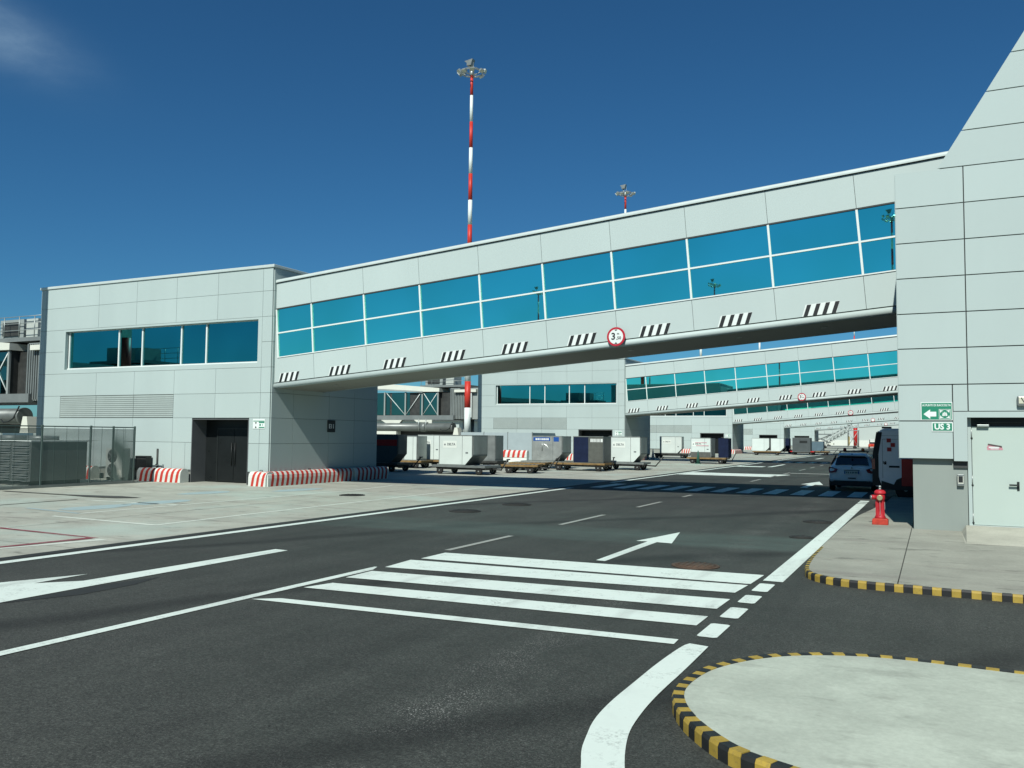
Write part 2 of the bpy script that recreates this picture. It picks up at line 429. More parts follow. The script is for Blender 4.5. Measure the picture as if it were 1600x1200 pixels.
# ------------------------------------------------------------------ builders
class MB:
    def __init__(self):
        self.v, self.f, self.mi, self.sm = [], [], [], []

    def quad(self, pts, m=0, s=False):
        i = len(self.v)
        self.v += [tuple(p) for p in pts]
        self.f.append(tuple(range(i, i + len(pts))))
        self.mi.append(m)
        self.sm.append(s)
        return self

    def box(self, x0, x1, y0, y1, z0, z1, m=0, skew=(0, 0)):
        i = len(self.v)
        sx, sy = skew
        self.v += [(x0, y0, z0), (x1, y0, z0), (x1, y1, z0), (x0, y1, z0),
                   (x0 + sx, y0 + sy, z1), (x1 + sx, y0 + sy, z1), (x1 + sx, y1 + sy, z1), (x0 + sx, y1 + sy, z1)]
        for q in ((0, 3, 2, 1), (4, 5, 6, 7), (0, 1, 5, 4), (1, 2, 6, 5), (2, 3, 7, 6), (3, 0, 4, 7)):
            self.f.append(tuple(i + k for k in q))
            self.mi.append(m)
            self.sm.append(False)
        return self

    def prism(self, poly, a0, a1, axis='y', m=0):
        """extrude a 2-D outline: axis y -> (x,z), x -> (y,z), z -> (x,y)"""
        n = len(poly)
        i = len(self.v)
        ar = sum(poly[k][0] * poly[(k + 1) % n][1] - poly[(k + 1) % n][0] * poly[k][1] for k in range(n))
        if ar < 0:
            poly = poly[::-1]
        for a in (a0, a1):
            for p in poly:
                self.v.append({'y': (p[0], a, p[1]), 'x': (a, p[0], p[1]), 'z': (p[0], p[1], a)}[axis])
        fl = axis == 'y'
        lo = [i + k for k in range(n)]
        hi = [i + n + k for k in range(n)]
        self.f.append(tuple(lo if fl else lo[::-1]))
        self.f.append(tuple(hi[::-1] if fl else hi))
        self.mi += [m, m]
        self.sm += [False, False]
        for k in range(n):
            q = (lo[k], lo[(k + 1) % n], hi[(k + 1) % n], hi[k])
            self.f.append(q[::-1] if fl else q)
            self.mi.append(m)
            self.sm.append(False)
        return self

    def lathe(self, prof, n=16, c=(0, 0, 0), axis='z', m=0, smooth=True):
        i = len(self.v)
        for (r, z) in prof:
            for k in range(n):
                a = 2 * math.pi * k / n
                x, y = r * math.cos(a), r * math.sin(a)
                p = {'z': (x, y, z), 'y': (x, -z, y), 'x': (z, x, y)}[axis]
                self.v.append((c[0] + p[0], c[1] + p[1], c[2] + p[2]))
        for j in range(len(prof) - 1):
            for k in range(n):
                a, b = i + j * n + k, i + j * n + (k + 1) % n
                self.f.append((a, b, b + n, a + n))
                self.mi.append(m)
                self.sm.append(smooth)
        self.f.append(tuple(i + k for k in range(n))[::-1])
        self.f.append(tuple(i + (len(prof) - 1) * n + k for k in range(n)))
        self.mi += [m, m]
        self.sm += [False, False]
        return self

    def cyl(self, p0, p1, r0, r1=None, n=8, m=0):
        r1 = r0 if r1 is None else r1
        p0, p1 = Vector(p0), Vector(p1)
        d = (p1 - p0).normalized()
        a = Vector((0, 0, 1)) if abs(d.z) < 0.9 else Vector((1, 0, 0))
        x = d.cross(a).normalized()
        y = d.cross(x)
        i = len(self.v)
        for p, r in ((p0, r0), (p1, r1)):
            for k in range(n):
                t = 2 * math.pi * k / n
                self.v.append(tuple(p + x * (r * math.cos(t)) + y * (r * math.sin(t))))
        for k in range(n):
            k2 = (k + 1) % n
            self.f.append((i + k, i + n + k, i + n + k2, i + k2))
            self.mi.append(m)
            self.sm.append(n > 6)
        self.f.append(tuple(i + k for k in range(n)))
        self.f.append(tuple(i + n + k for k in range(n))[::-1])
        self.mi += [m, m]
        self.sm += [False, False]
        return self

    def path(self, pts, r, n=6, m=0):
        for a, b in zip(pts, pts[1:]):
            self.cyl(a, b, r, r, n, m)
        return self

    def mesh(self, name, mats):
        me = bpy.data.meshes.new(name)
        me.from_pydata(self.v, [], self.f)
        for mt in (mats if isinstance(mats, (list, tuple)) else [mats]):
            me.materials.append(M[mt] if isinstance(mt, str) else mt)
        me.polygons.foreach_set('material_index', self.mi)
        me.polygons.foreach_set('use_smooth', self.sm)
        bm = bmesh.new()
        bm.from_mesh(me)
        bmesh.ops.recalc_face_normals(bm, faces=bm.faces)
        bm.to_mesh(me)
        bm.free()
        me.update()
        return me

    def build(self, name, mats, parent=None, loc=(0, 0, 0), rotz=0, bevel=0):
        o = bpy.data.objects.new(name, self.mesh(name, mats))
        COL.objects.link(o)
        o.parent = parent
        o.location = loc
        o.rotation_euler = (0, 0, rotz)
        if bevel:
            b = o.modifiers.new('bevel', 'BEVEL')
            b.width = bevel
            b.segments = 2
            b.limit_method = 'ANGLE'
        return o


def tag(o, label=None, cat=None, group=None, kind=None):
    for k, v in (('label', label), ('category', cat), ('group', group), ('kind', kind)):
        if v:
            o[k] = v
    return o


def thing(name, label, cat, loc=(0, 0, 0), rotz=0, group=None):
    o = bpy.data.objects.new(name, None)
    COL.objects.link(o)
    o.location = loc
    o.rotation_euler = (0, 0, rotz)
    o.empty_display_size = 0.3
    return tag(o, label, cat, group)


def inst(src, parent, loc=(0, 0, 0), rotz=0, name=None):
    c = src.copy()
    COL.objects.link(c)
    c.parent = parent
    c.location = loc
    c.rotation_euler = (0, 0, rotz)
    return c


def dup(root, label=None, offset=(0, 0, 0), loc=None, rotz=None):
    r = root.copy()
    COL.objects.link(r)
    r.location = Vector(loc) if loc is not None else root.location + Vector(offset)
    if rotz is not None:
        r.rotation_euler = (r.rotation_euler[0], r.rotation_euler[1], rotz)
    if label:
        r['label'] = label
    for ch in list(root.children):
        c = ch.copy()
        COL.objects.link(c)
        c.parent = r
        for g in list(ch.children):
            d = g.copy()
            COL.objects.link(d)
            d.parent = c
    return r


def lettering(text, size, mat, parent, loc, face='-y', align='CENTER', name='lettering', bold=0.0, extrude=0.002, sx=1.0):
    cu = bpy.data.curves.new(name, 'FONT')
    cu.body = text
    cu.size = size
    cu.align_x = align
    cu.align_y = 'CENTER'
    cu.extrude = extrude
    cu.offset = bold
    cu.resolution_u = 3
    tmp = bpy.data.objects.new(name, cu)
    COL.objects.link(tmp)
    dg = bpy.context.evaluated_depsgraph_get()
    me = bpy.data.meshes.new_from_object(tmp.evaluated_get(dg))
    bpy.data.objects.remove(tmp)
    bpy.data.curves.remove(cu)
    rot = {'-y': Matrix.Rotation(math.pi / 2, 4, 'X'),
           '+x': Matrix.Rotation(math.pi / 2, 4, 'Z') @ Matrix.Rotation(math.pi / 2, 4, 'X'),
           'up': Matrix.Identity(4)}[face]
    me.transform(rot @ Matrix.Diagonal((sx, 1, 1, 1)))
    me.materials.clear()
    me.materials.append(M[mat])
    o = bpy.data.objects.new(name, me)
    COL.objects.link(o)
    o.parent = parent
    o.location = loc
    return o


def flat(name, poly, z, mat, parent=None, kind=None):
    """a flush sheet on the ground"""
    b = MB()
    ar = sum(poly[k][0] * poly[(k + 1) % len(poly)][1] - poly[(k + 1) % len(poly)][0] * poly[k][1] for k in range(len(poly)))
    if ar < 0:
        poly = poly[::-1]
    b.quad([(p[0], p[1], z) for p in poly])
    o = b.build(name, mat, parent)
    if kind:
        o['kind'] = kind
    return o


def disc(cx, cy, rx, ry, n=28):
    return [(cx + rx * math.cos(2 * math.pi * k / n), cy + ry * math.sin(2 * math.pi * k / n)) for k in range(n)]


# ================================================================== GROUND
apron = flat('apron_ground', [(-900, -500), (900, -500), (900, 1500), (-900, 1500)], 0.0, 'apron', kind='structure')
road = flat('asphalt_road', [(-13.16, -60), (40, -60), (40, 236), (-13.16, 236)], 0.004, 'asphalt', kind='structure')
Z1, Z2, Z3 = 0.008, 0.012, 0.016


def mark(name, poly, mat='paint', z=Z2, parent=road):
    return flat(name, poly, z, mat, parent)


def strip(name, x0, x1, y0, y1, mat='paint', z=Z2, parent=road):
    return mark(name, [(x0, y0), (x1, y0), (x1, y1), (x0, y1)], mat, z, parent)


# road markings
strip('edge_line', -12.78, -12.55, -30, 31.0)
strip('edge_line', -12.78, -12.55, 35.6, 72)
strip('edge_line', -12.78, -12.55, 77.5, 230)
flat('tar_strip', [(-13.19, -60), (-12.95, -60), (-12.95, 236), (-13.19, 236)], Z1, 'patch', road)
strip('edge_line', -2.19, -1.92, 12.45, 28.6)
strip('edge_line', -2.19, -1.92, 28.75, 29.3)
strip('edge_line', -2.19, -1.92, 29.5, 30.1)
for a, b_ in ((11.55, 12.2), (10.67, 11.22), (9.70, 10.33), (8.67, 9.34)):
    c0 = 0.03
    mark('edge_dash', [(-2.185 + c0, a), (-1.98 - c0, a), (-1.98, a + c0), (-1.98, b_ - c0), (-1.98 - c0, b_), (-2.185 + c0, b_), (-2.185, b_ - c0), (-2.185, a + c0)])
_cl = [(-2.16, 8.33), (-2.20, 8.2), (-2.23, 7.46), (-2.225, 6.79), (-2.225, 6.25), (-2.19, 5.79), (-2.11, 5.44), (-2.05, 5.2), (-1.94, 4.93), (-1.80, 4.5), (-1.2, 3.6)]
_cr = [(-1.0, 3.8), (-1.55, 4.65), (-1.70, 5.02), (-1.81, 5.36), (-1.885, 5.66), (-1.92, 5.93), (-1.95, 6.32), (-1.96, 6.76), (-1.955, 7.32), (-1.97, 8.29)]


def chaikin(pts, it=2):
    for _ in range(it):
        o = [pts[0]]
        for a, c in zip(pts, pts[1:]):
            o += [(a[0] * .75 + c[0] * .25, a[1] * .75 + c[1] * .25), (a[0] * .25 + c[0] * .75, a[1] * .25 + c[1] * .75)]
        pts = o + [pts[-1]]
    return pts


mark('edge_line', chaikin(_cl) + chaikin(_cr))
mark('lane_line', [(-7.60, -20), (-7.45, -20), (-7.45, 10.55), (-7.55, 10.80), (-7.60, 10.80)])
# near zebra crossing: five stripes across the lane
for q in ([(-7.40, 7.98), (-7.12, 8.19), (-2.30, 8.44), (-2.29, 8.23)],
          [(-7.37, 8.90), (-7.26, 9.36), (-2.30, 9.67), (-2.30, 9.15)],
          [(-7.38, 9.80), (-7.40, 10.45), (-2.30, 10.82), (-2.31, 10.14)],
          [(-7.44, 10.84), (-7.52, 11.67), (-2.30, 11.96), (-2.34, 11.30)],
          [(-7.46, 11.88), (-7.47, 12.66), (-2.26, 12.95), (-2.29, 12.07)]):
    mark('zebra_stripe', q)
for y0, y1 in ((12.95, 15.45), (17.95, 20.8), (23.55, 25.9), (28.45, 29.6), (40.3, 42.7), (45.1, 47.4), (49.8, 52.2), (56.1, 58.9), (61.3, 63.6), (66.8, 69.0), (84, 86.5), (89, 91.5), (94, 96.5), (99, 101.5)):
    strip('lane_dash', -7.66, -7.54, y0, y1, 'paint_old')
mark('lane_arrow', [(-4.83, 17.85), (-4.46, 15.90), (-4.76, 15.95), (-4.77, 13.10), (-4.93, 13.13), (-4.95, 15.97), (-5.17, 15.94), (-5.0, 16.85)])
mark('lane_arrow', [(-4.83, 42.2), (-4.35, 39.3), (-4.68, 39.3), (-4.68, 36.6), (-4.95, 36.6), (-4.95, 39.3), (-5.28, 39.3)])
mark('lane_arrow', [(-4.83, 92), (-4.35, 89), (-4.68, 89), (-4.68, 86), (-4.95, 86), (-4.95, 89), (-5.28, 89)])
mark('lane_arrow', [(-10.42, 61.0), (-10.12, 61.5), (-10.2, 68.2), (-10.45, 68.2)])
mark('lane_arrow', [(-10.55, 88.5), (-10.25, 88.5), (-10.25, 94), (-10.55, 94)])
# oncoming lane: arrow pointing this way, with its shaft
mark('lane_arrow', [(-10.65, 8.26), (-10.60, 7.42), (-10.22, 7.86), (-10.21, 11.57), (-9.92, 11.55), (-9.80, 7.7), (-9.74, 6.3), (-10.0, 4.4), (-10.9, 6.2), (-11.02, 7.25)])
mark('overpainted_patch', [(-9.72, 6.4), (-9.40, 7.2), (-9.42, 8.0), (-9.62, 8.6), (-9.76, 7.75)], 'patch', Z1)
# second crossing, in the shade of the bridge: bars along the road
for k in range(11):
    x = -12.2 + k * 0.945
    strip('zebra_stripe', x, x + 0.48, 31.7, 34.9)
# give-way bars farther along
strip('stop_bar', -12.5, -7.75, 45.6, 49.0)
mark('stop_bar', [(-7.75, 45.6), (-7.1, 48.6), (-7.1, 49.0), (-7.75, 49.0)])
strip('stop_bar', -12.5, -10.7, 60.8, 62.4)
strip('stop_bar', -7.45, -2.3, 51.0, 51.7, 'paint_old')
for k in range(10):
    strip('zebra_stripe', -12.2 + k * 0.945, -11.72 + k * 0.945, 73.4, 76.6)
for y in (115.5, 157):
    for k in range(9):
        strip('zebra_stripe', -12.2 + k * 0.945, -11.72 + k * 0.945, y, y + 3.2)
# apron markings
for q in ([(-18.72, 13.56), (-18.66, 13.42), (-15.12, 13.22), (-15.0, 13.28), (-15.16, 16.3), (-15.44, 29.0), (-15.56, 29.0), (-15.28, 16.3), (-15.14, 13.38)],
          [(-18.78, 14.2), (-18.66, 14.2), (-18.56, 25.1), (-18.68, 25.1)],
          [(-18.68, 25.1), (-18.56, 25.1), (-19.05, 28.3), (-19.17, 28.3)],
          [(-22.3, 17.05), (-22.3, 17.2), (-18.7, 17.35), (-18.7, 17.2)],
          [(-14.0, 11.0), (-14.35, 9.3), (-14.2, 9.3), (-13.75, 11.05), (-17.2, 11.4), (-17.2, 11.25)]):
    mark('bay_line', q, 'paint_conc', 0.004, apron)
mark('bay_line', [(-14.34, 11.07), (-14.50, 9.2), (-14.36, 9.2), (-14.12, 11.15), (-17.3, 11.35), (-17.3, 11.22)], 'paint_red', 0.008, apron)
mark('bay_line', [(-21.2, 14.62), (-21.2, 14.48), (-18.75, 14.16), (-18.75, 14.3)], 'paint_blue', 0.004, apron)
for cx, cy in ((-19.9, 17.7), (-21.8, 21.2), (-19.9, 15.6), (-20.3, 24.2)):
    mark('bay_symbol', [(cx + 0.55 * math.cos(t / 9 * 6.283) * (0.75 + 0.35 * random.random()), cy + 1.25 * math.sin(t / 9 * 6.283) * (0.75 + 0.35 * random.random())) for t in range(9)], 'paint_blue', 0.004, apron)
strip('tar_seam', -24.5, -22.3, 18.02, 18.16, 'tar', 0.012, apron)
mark('tar_seam', [(-27.6, 18.18), (-27.6, 18.04), (-24.5, 18.02), (-23.2, 17.85), (-22.1, 18.0), (-21.6, 18.5), (-22.6, 18.6), (-24.5, 18.16)], 'tar', 0.016, apron)
mark('tar_seam', [(-22.46, 12.0), (-22.36, 12.0), (-22.58, 17.1), (-22.68, 17.1)], 'tar', 0.008, apron)
for y in (-2.0, 4.0, 10.0, 22.0, 28.0, 34.0, 40.0, 46.0, 52.0, 58.0):
    strip('slab_joint', -60, -13.25, y, y + 0.025, 'slab_joint', 0.002, apron)
for x in (-17.2, -28.6, -34.0):
    strip('slab_joint', x, x + 0.025, -10, 62, 'slab_joint', 0.0025, apron)

# covers in the carriageway
for cx, cy, rx, ry, mt, lab in ((-3.37, 13.36, 0.37, 0.36, 'brown', 'rusty brown round manhole cover beyond the near crossing'),
                                (-11.1, 19.8, 0.42, 0.42, 'hole_dark', 'dark manhole cover in the road left of the green band'),
                                (-10.9, 22.5, 0.42, 0.42, 'hole_dark', 'dark manhole cover in the road nearest the bridge shadow'),
                                (-2.55, 21.83, 0.34, 0.34, 'hole_dark', 'dark round cover against the right edge line before the hydrant'),
                                (-2.45, 18.27, 0.24, 0.30, 'hole_dark', 'dark round cover at the right edge line on the green band'),
                                (-17.12, 22.99, 0.42, 0.42, 'hole_dark', 'dark manhole cover in the pale concrete apron at left')):
    z = 0.004 if cx > -13 else 0.0
    t = thing('manhole_cover', lab, 'manhole cover', (cx, cy, z), 0, 'covers set in the ground')
    b = MB()
    b.lathe([(rx, 0.0), (rx, 0.016), (rx - 0.035, 0.018)], 28)
    b.build('rim', 'hole_dark' if mt != 'brown' else 'brown', t)
    b = MB()
    b.lathe([(rx - 0.05, 0.018), (rx - 0.05, 0.024), (0.02, 0.026)], 28)
    for k in range(-3, 4):
        h = math.sqrt(max(0.01, (rx - 0.08) ** 2 - (k * 0.09) ** 2))
        if abs(k * 0.09) < rx - 0.09:
            b.box(k * 0.09 - 0.015, k * 0.09 + 0.015, -h, h, 0.024, 0.030)
    b.build('lid', mt, t)


def offset_path(pts, d):
    out = []
    n = len(pts)
    for i in range(n):
        a = Vector(pts[max(0, i - 1)])
        c = Vector(pts[min(n - 1, i + 1)])
        t = (c - a).normalized()
        out.append((pts[i][0] + t.y * d, pts[i][1] - t.x * d))
    return out


def resample(pts, step):
    out = [pts[0]]
    carry = 0.0
    for a, b in zip(pts, pts[1:]):
        a2, b2 = Vector(a), Vector(b)
        L = (b2 - a2).length
        s = step - carry
        while s <= L:
            p = a2.lerp(b2, s / L)
            out.append((p.x, p.y))
            s += step
        carry = L - (s - step)
    return out


def smooth_path(pts, it=2):
    for _ in range(it):
        q = [pts[0]]
        for a, b in zip(pts, pts[1:]):
            q += [(a[0] * .75 + b[0] * .25, a[1] * .75 + b[1] * .25), (a[0] * .25 + b[0] * .75, a[1] * .25 + b[1] * .75)]
        q.append(pts[-1])
        pts = q
    return pts


def kerbed(path, period, width, top, parent, max_n=300, side=1):
    """painted kerb stones following a path; the kerb's outer side is on the left of travel"""
    p = resample(path, period / 2)
    q = offset_path(p, width * side)
    e = offset_path(p, -0.012 * side)
    n = 0
    for k in range(len(p) - 1):
        if n >= max_n:
            break
        jz = random.uniform(-0.003, 0.003)
        b = MB()
        i = 0
        g = 0.02
        def L(u, v, t):
            return (u[0] + (v[0] - u[0]) * t, u[1] + (v[1] - u[1]) * t)
        e0, e1 = L(e[k], e[k + 1], g), L(e[k], e[k + 1], 1 - g)
        p0, p1 = L(p[k], p[k + 1], g), L(p[k], p[k + 1], 1 - g)
        q0, q1 = L(q[k], q[k + 1], g), L(q[k], q[k + 1], 1 - g)
        zt = top + jz
        b.quad([(*e0, 0.0), (*e1, 0.0), (*e1, zt - 0.025), (*e0, zt - 0.025)])
        b.quad([(*e0, zt - 0.025), (*e1, zt - 0.025), (*p1, zt), (*p0, zt)])
        b.quad([(*p0, zt), (*p1, zt), (*q1, zt), (*q0, zt)])
        b.quad([(*q0, zt), (*q1, zt), (*q1, 0.0), (*q0, 0.0)])
        b.quad([(*e0, 0.0), (*e0, zt - 0.025), (*p0, zt), (*q0, zt), (*q0, 0.0)])
        b.quad([(*e1, 0.0), (*e1, zt - 0.025), (*p1, zt), (*q1, zt), (*q1, 0.0)])
        b.build('kerb_stone', 'yellow' if k % 2 == 0 else 'kerb_black', parent)
        n += 1
    return p, q


# near island, lower right
isl = [(3.2, 4.0), (1.6, 4.55), (0.4, 4.85), (-0.3, 5.02), (-0.76, 5.16), (-1.08, 5.30), (-1.23, 5.42), (-1.37, 5.58), (-1.51, 5.76), (-1.61, 5.93), (-1.70, 6.12), (-1.765, 6.32), (-1.79, 6.51), (-1.785, 6.75),
       (-1.75, 7.02), (-1.69, 7.22), (-1.59, 7.44), (-1.45, 7.66), (-1.28, 7.86), (-1.05, 8.03), (-0.82, 8.15), (-0.5, 8.25), (-0.15, 8.27), (0.24, 8.25), (0.62, 8.23), (2.2, 8.15), (3.4, 8.1)]
isl = [(x * 1.0106, y * 1.0106) for x, y in isl]
isl_s = smooth_path(isl, 1)
island = thing('traffic_island', None, None)
island['kind'] = 'structure'
_p, _q = kerbed(isl_s, 0.205, 0.078, 0.105, island)
b = MB()
b.prism(_q + [(3.6, 8.0), (3.6, 4.0)], 0.005, 0.098, 'z')
b.build('island_top', 'island', island)

# pavement in front of the terminal, with kerb
pav = [(-1.40, 28.2), (-1.55, 25.5), (-1.80, 22.5), (-1.83, 18.0), (-1.83, 15.5), (-1.82, 14.5), (-1.76, 13.4), (-1.64, 12.92), (-1.35, 12.60), (-0.87, 12.46), (-0.11, 12.43), (0.4, 12.40), (0.95, 12.37), (5.0, 12.3)]
pav_s = smooth_path(pav, 2)
pavement = thing('pavement', None, None)
pavement['kind'] = 'structure'
i0 = 0
_pa, _qa = [], []
p_all = resample(pav_s, 0.112)
cut = next(i for i, p in enumerate(p_all) if p[1] < 16.2)
_p, _q = kerbed(p_all[cut:], 0.224, 0.05, 0.103, pavement, side=-1)
# plain kerb and worn stones beyond the bend
e0 = p_all[:cut + 1]
q0 = offset_path(p_all, -0.05)[:cut + 1]
b = MB()
b.prism(e0 + q0[::-1], 0.002, 0.097, 'z')
b.build('plain_kerb', 'pavement', pavement)
# slabs: cut by joints at x=-0.46 and y=16.6 / 20.1
qx = q0 + _q


def clip_poly(poly, f):
    out = []
    for a, c in zip(poly, poly[1:] + poly[:1]):
        fa, fc = f(a), f(c)
        if fa >= 0:
            out.append(a)
        if fa * fc < 0:
            t = fa / (fa - fc)
            out.append((a[0] + (c[0] - a[0]) * t, a[1] + (c[1] - a[1]) * t))
    return out


outline = qx + [(6.0, 12.5), (6.0, 34.0), (-1.25, 34.0)]
ys = [12, 14.6, 17.3, 20.0, 24.0, 28.6, 34.2]
xs = [-3, -0.47, 2.6, 6.2]
for ya, yb in zip(ys, ys[1:]):
    for xa, xb in zip(xs, xs[1:]):
        g = 0.008
        pl = clip_poly(outline, lambda p: p[0] - xa - g)
        pl = clip_poly(pl, lambda p: xb - g - p[0]) if len(pl) > 2 else pl
        pl = clip_poly(pl, lambda p: p[1] - ya - g) if len(pl) > 2 else pl
        pl = clip_poly(pl, lambda p: yb - g - p[1]) if len(pl) > 2 else pl
        if len(pl) > 2:
            MB().prism(pl, 0.005, 0.100 + random.uniform(-0.002, 0.002), 'z').build('concrete_slab', 'pavement', pavement)
b = MB()
b.prism([(-3, 12.62), (6, 12.62), (6, 34), (-1.2, 34), (-1.7, 20), (-1.7, 13.2)][1:], 0.005, 0.085, 'z')
b.build('slab_bed', 'tar', pavement)
# ramp in front of the door
b = MB()
b.v += [(0.47, 18.0, 0.101), (3.2, 18.0, 0.101), (3.2, 20.30, 0.101), (0.47, 20.30, 0.101), (0.50, 18.03, 0.107), (3.2, 18.03, 0.107), (3.2, 20.30, 0.235), (0.56, 20.30, 0.235)]
for q in ((0, 3, 2, 1), (4, 5, 6, 7), (0, 1, 5, 4), (1, 2, 6, 5), (2, 3, 7, 6), (3, 0, 4, 7)):
    b.f.append(q)
    b.mi.append(0)
    b.sm.append(False)
b.build('door_ramp', concrete_mat('ramp_concrete', (0.42, 0.43, 0.345), 0.15), pavement)

# ================================================================== GATE BUILDING (one, then copies down the row)
GX, GY = -22.85, 25.37
GATES = [0.0, 41.95, 83.8, 125.0, 166.2]
gate_labels = ['nearest grey panelled gate building at left with the shaded gate number wall',
               'second grey gate building in the row behind the white and silver baggage containers',
               'third grey gate building in the row behind the grey minibus and green cone',
               'fourth grey gate building in the row behind the navy container',
               'fifth and farthest grey gate building in the row beside the scissor frame']
gate = thing('gate_building', gate_labels[0], 'building', (GX, GY, 0), 0, 'gate buildings in a row along the road')
W, D, HT = 13.70, 7.03, 8.42
# core volume, with the doorway left open (x -4.06..-1.03, z 0..2.56, 2.6 m deep)
core = MB()
T = 0.035
core.box(-W, 0, T, D, 2.56, 4.64)
core.box(-W, 0, T, D, 6.46, HT)
core.box(-W, -12.0, T, D, 4.64, 6.46)
core.box(-0.62, 0, T, D, 4.64, 6.46)
core.box(-12.0, -0.62, 0.26, D, 4.64, 6.46)
core.box(-W, -4.06, T, D, 0.42, 2.56)
core.box(-1.03, 0, T, D, 0.42, 2.56)
core.box(-4.06, -1.03, 0.80, D, 0.0, 2.56)
core.box(-W + 0.08, -4.12, T + 0.06, D, 0, 0.42)
core.box(-0.97, -0.08, T + 0.06, D, 0, 0.42)
core.build('wall_core', 'gate_core', gate)
G = 0.006
rows = [0.50, 1.60, 2.59, 3.56, 4.55, 5.54, 6.52, 7.52, 8.42]
cols = [-13.66, -13.34, -9.82, -7.47, -5.13, -2.84, -0.49, -0.0]


def panel(x0, x1, z0, z1, parent, y=0.0, t=T, mat='panel', axis='y'):
    b = MB()
    if axis == 'y':
        b.box(x0 + G, x1 - G, y, y + t, z0 + G, z1 - G)
    else:
        b.box(y - t, y, x0 + G, x1 - G, z0 + G, z1 - G)
    return b.build('cladding_panel', mat, parent)


WX0, WX1, WZ0, WZ1 = -12.05, -0.60, 4.62, 6.50
for r0, r1 in zip(rows, rows[1:]):
    for c0, c1 in zip(cols, cols[1:]):
        zz0, zz1 = r0, r1
        if r0 in (4.55, 5.54) and WX0 - 0.2 < (c0 + c1) / 2 < WX1 + 0.2:
            continue                                # the ribbon window
        if r0 == 3.56 and False:
            continue
        if r0 == 2.59 and -12.2 < (c0 + c1) / 2 < -5.2:
            continue                                # the louvre band
        if r1 <= 2.60 and c0 >= -5.2 and c1 <= -0.4:
            continue                                # the doorway zone
        panel(c0, c1, zz0, zz1, gate)
panel(-13.34, -12.05, 4.55, 5.54, gate)
panel(-13.34, -12.05, 5.54, 6.52, gate)
panel(-13.34, -12.12, 2.59, 3.56, gate)
panel(-5.13, -4.05, 1.60, 2.59, gate)
panel(-5.13, -4.40, 0.50, 1.60, gate)
panel(-4.40, -4.05, 0.50, 1.60, gate)
panel(-1.03, -0.49, 0.50, 1.60, gate)
panel(-1.03, -0.49, 1.60, 2.59, gate)
# shaded side wall (towards the road)
scols = [0.045, 1.3, 3.55, 5.3, D]
for r0, r1 in zip(rows, rows[1:]):
    for c0, c1 in zip(scols, scols[1:]):
        panel(c0, c1, r0, r1, gate, y=0.0 + T, axis='x')
# far end and back: plain skins
MB().box(-W - 0.03, -W, T, D, 0.5, HT).build('end_wall', 'panel', gate)
MB().box(-W, 0, D, D + 0.03, 0.4, HT).build('rear_wall', 'panel', gate)
b = MB()
b.box(-W - 0.06, 0.07, -0.05, D + 0.06, HT, HT + 0.12)
b.build('roof_coping', 'coping', gate, bevel=0.02)
MB().box(-W + 0.2, -0.2, 0.2, D - 0.2, HT + 0.12, HT + 0.14).build('roof', 'mid_metal', gate)
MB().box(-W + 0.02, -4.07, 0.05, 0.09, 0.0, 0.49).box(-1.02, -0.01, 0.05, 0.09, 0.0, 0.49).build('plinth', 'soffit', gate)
# ribbon window
win = MB()
win.box(-12.05, -0.49, -0.004, 0.255, 4.555, 4.735).box(-12.05, -0.49, -0.004, 0.255, 6.43, 6.515)
win.box(-12.05, -11.93, -0.004, 0.255, 4.735, 6.43).box(-0.69, -0.49, -0.004, 0.255, 4.735, 6.43)
win = win.build('window', 'panel', gate)
gl = [-11.86, -8.67, -7.24, -4.96, -3.56, -0.73]
for a, c in zip(gl, gl[1:]):
    MB().box(a + 0.03, c - 0.03, 0.20, 0.208, 4.80, 6.40).build('pane', 'glass_gate', win)
for x in gl:
    MB().box(x - 0.035, x + 0.035, 0.15, 0.21, 4.80, 6.40).build('mullion', 'frame', win)
MB().box(-11.93, -0.69, 0.13, 0.21, 4.736, 4.80).build('sill', 'frame', win)
MB().box(-11.93, -0.69, 0.16, 0.21, 6.40, 6.429).build('head', 'frame', win)
# louvre band
lv = MB()
lv.box(-12.12, -5.13, 0.028, 0.034, 2.60, 3.55)
lv = lv.build('louvre_grille', 'joint', gate)
for k in range(3):
    xa, xb = -12.11 + k * 2.33, -12.11 + (k + 1) * 2.33 - 0.02
    m = MB()
    for j in range(11):
        z = 2.615 + j * 0.085
        m.prism([(0.0, z), (0.024, z + 0.055), (0.026, z + 0.075), (0.0, z + 0.062)], xa, xb, 'x')
    o = m.build('louvre_slats', 'grille', lv)
    o['kind'] = 'stuff'
# doorway lining, inner door, ceiling lamp
dw = MB()
dw.box(-4.05, -4.02, 0.0, 0.79, 0.0, 2.55).box(-1.07, -1.04, 0.0, 0.79, 0.0, 2.55).box(-4.02, -1.07, 0.02, 0.79, 2.52, 2.55)
dw.build('doorway_lining', 'doorway_shade', gate)
MB().box(-4.02, -1.07, 0.75, 0.79, 0.0, 2.52).build('doorway_back', 'dark_door', gate)
for xa, xb in ((-3.30, -2.45), (-2.43, -1.58)):
    dd = MB().box(xa, xb, 0.70, 0.745, 0.03, 2.15).build('inner_door', 'dark_door', gate)
    MB().cyl((xb - 0.08 if xa < -3 else xa + 0.08, 0.66, 0.7), (xb - 0.08 if xa < -3 else xa + 0.08, 0.66, 1.6), 0.018).build('handle', 'black', dd)
MB().box(-3.36, -3.31, 0.69, 0.748, 0.0, 2.2).box(-1.57, -1.52, 0.69, 0.748, 0.0, 2.2).box(-3.31, -1.57, 0.69, 0.748, 2.15, 2.2).build('inner_door_frame', 'black', gate)
MB().box(-1.45, -1.1, 0.45, 0.74, 2.0, 2.1).build('wall_lamp', 'dark_metal', gate)

gates = [gate]
for k, off in enumerate(GATES[1:], 1):
    gates.append(dup(gate, gate_labels[k], (0, off, 0)))

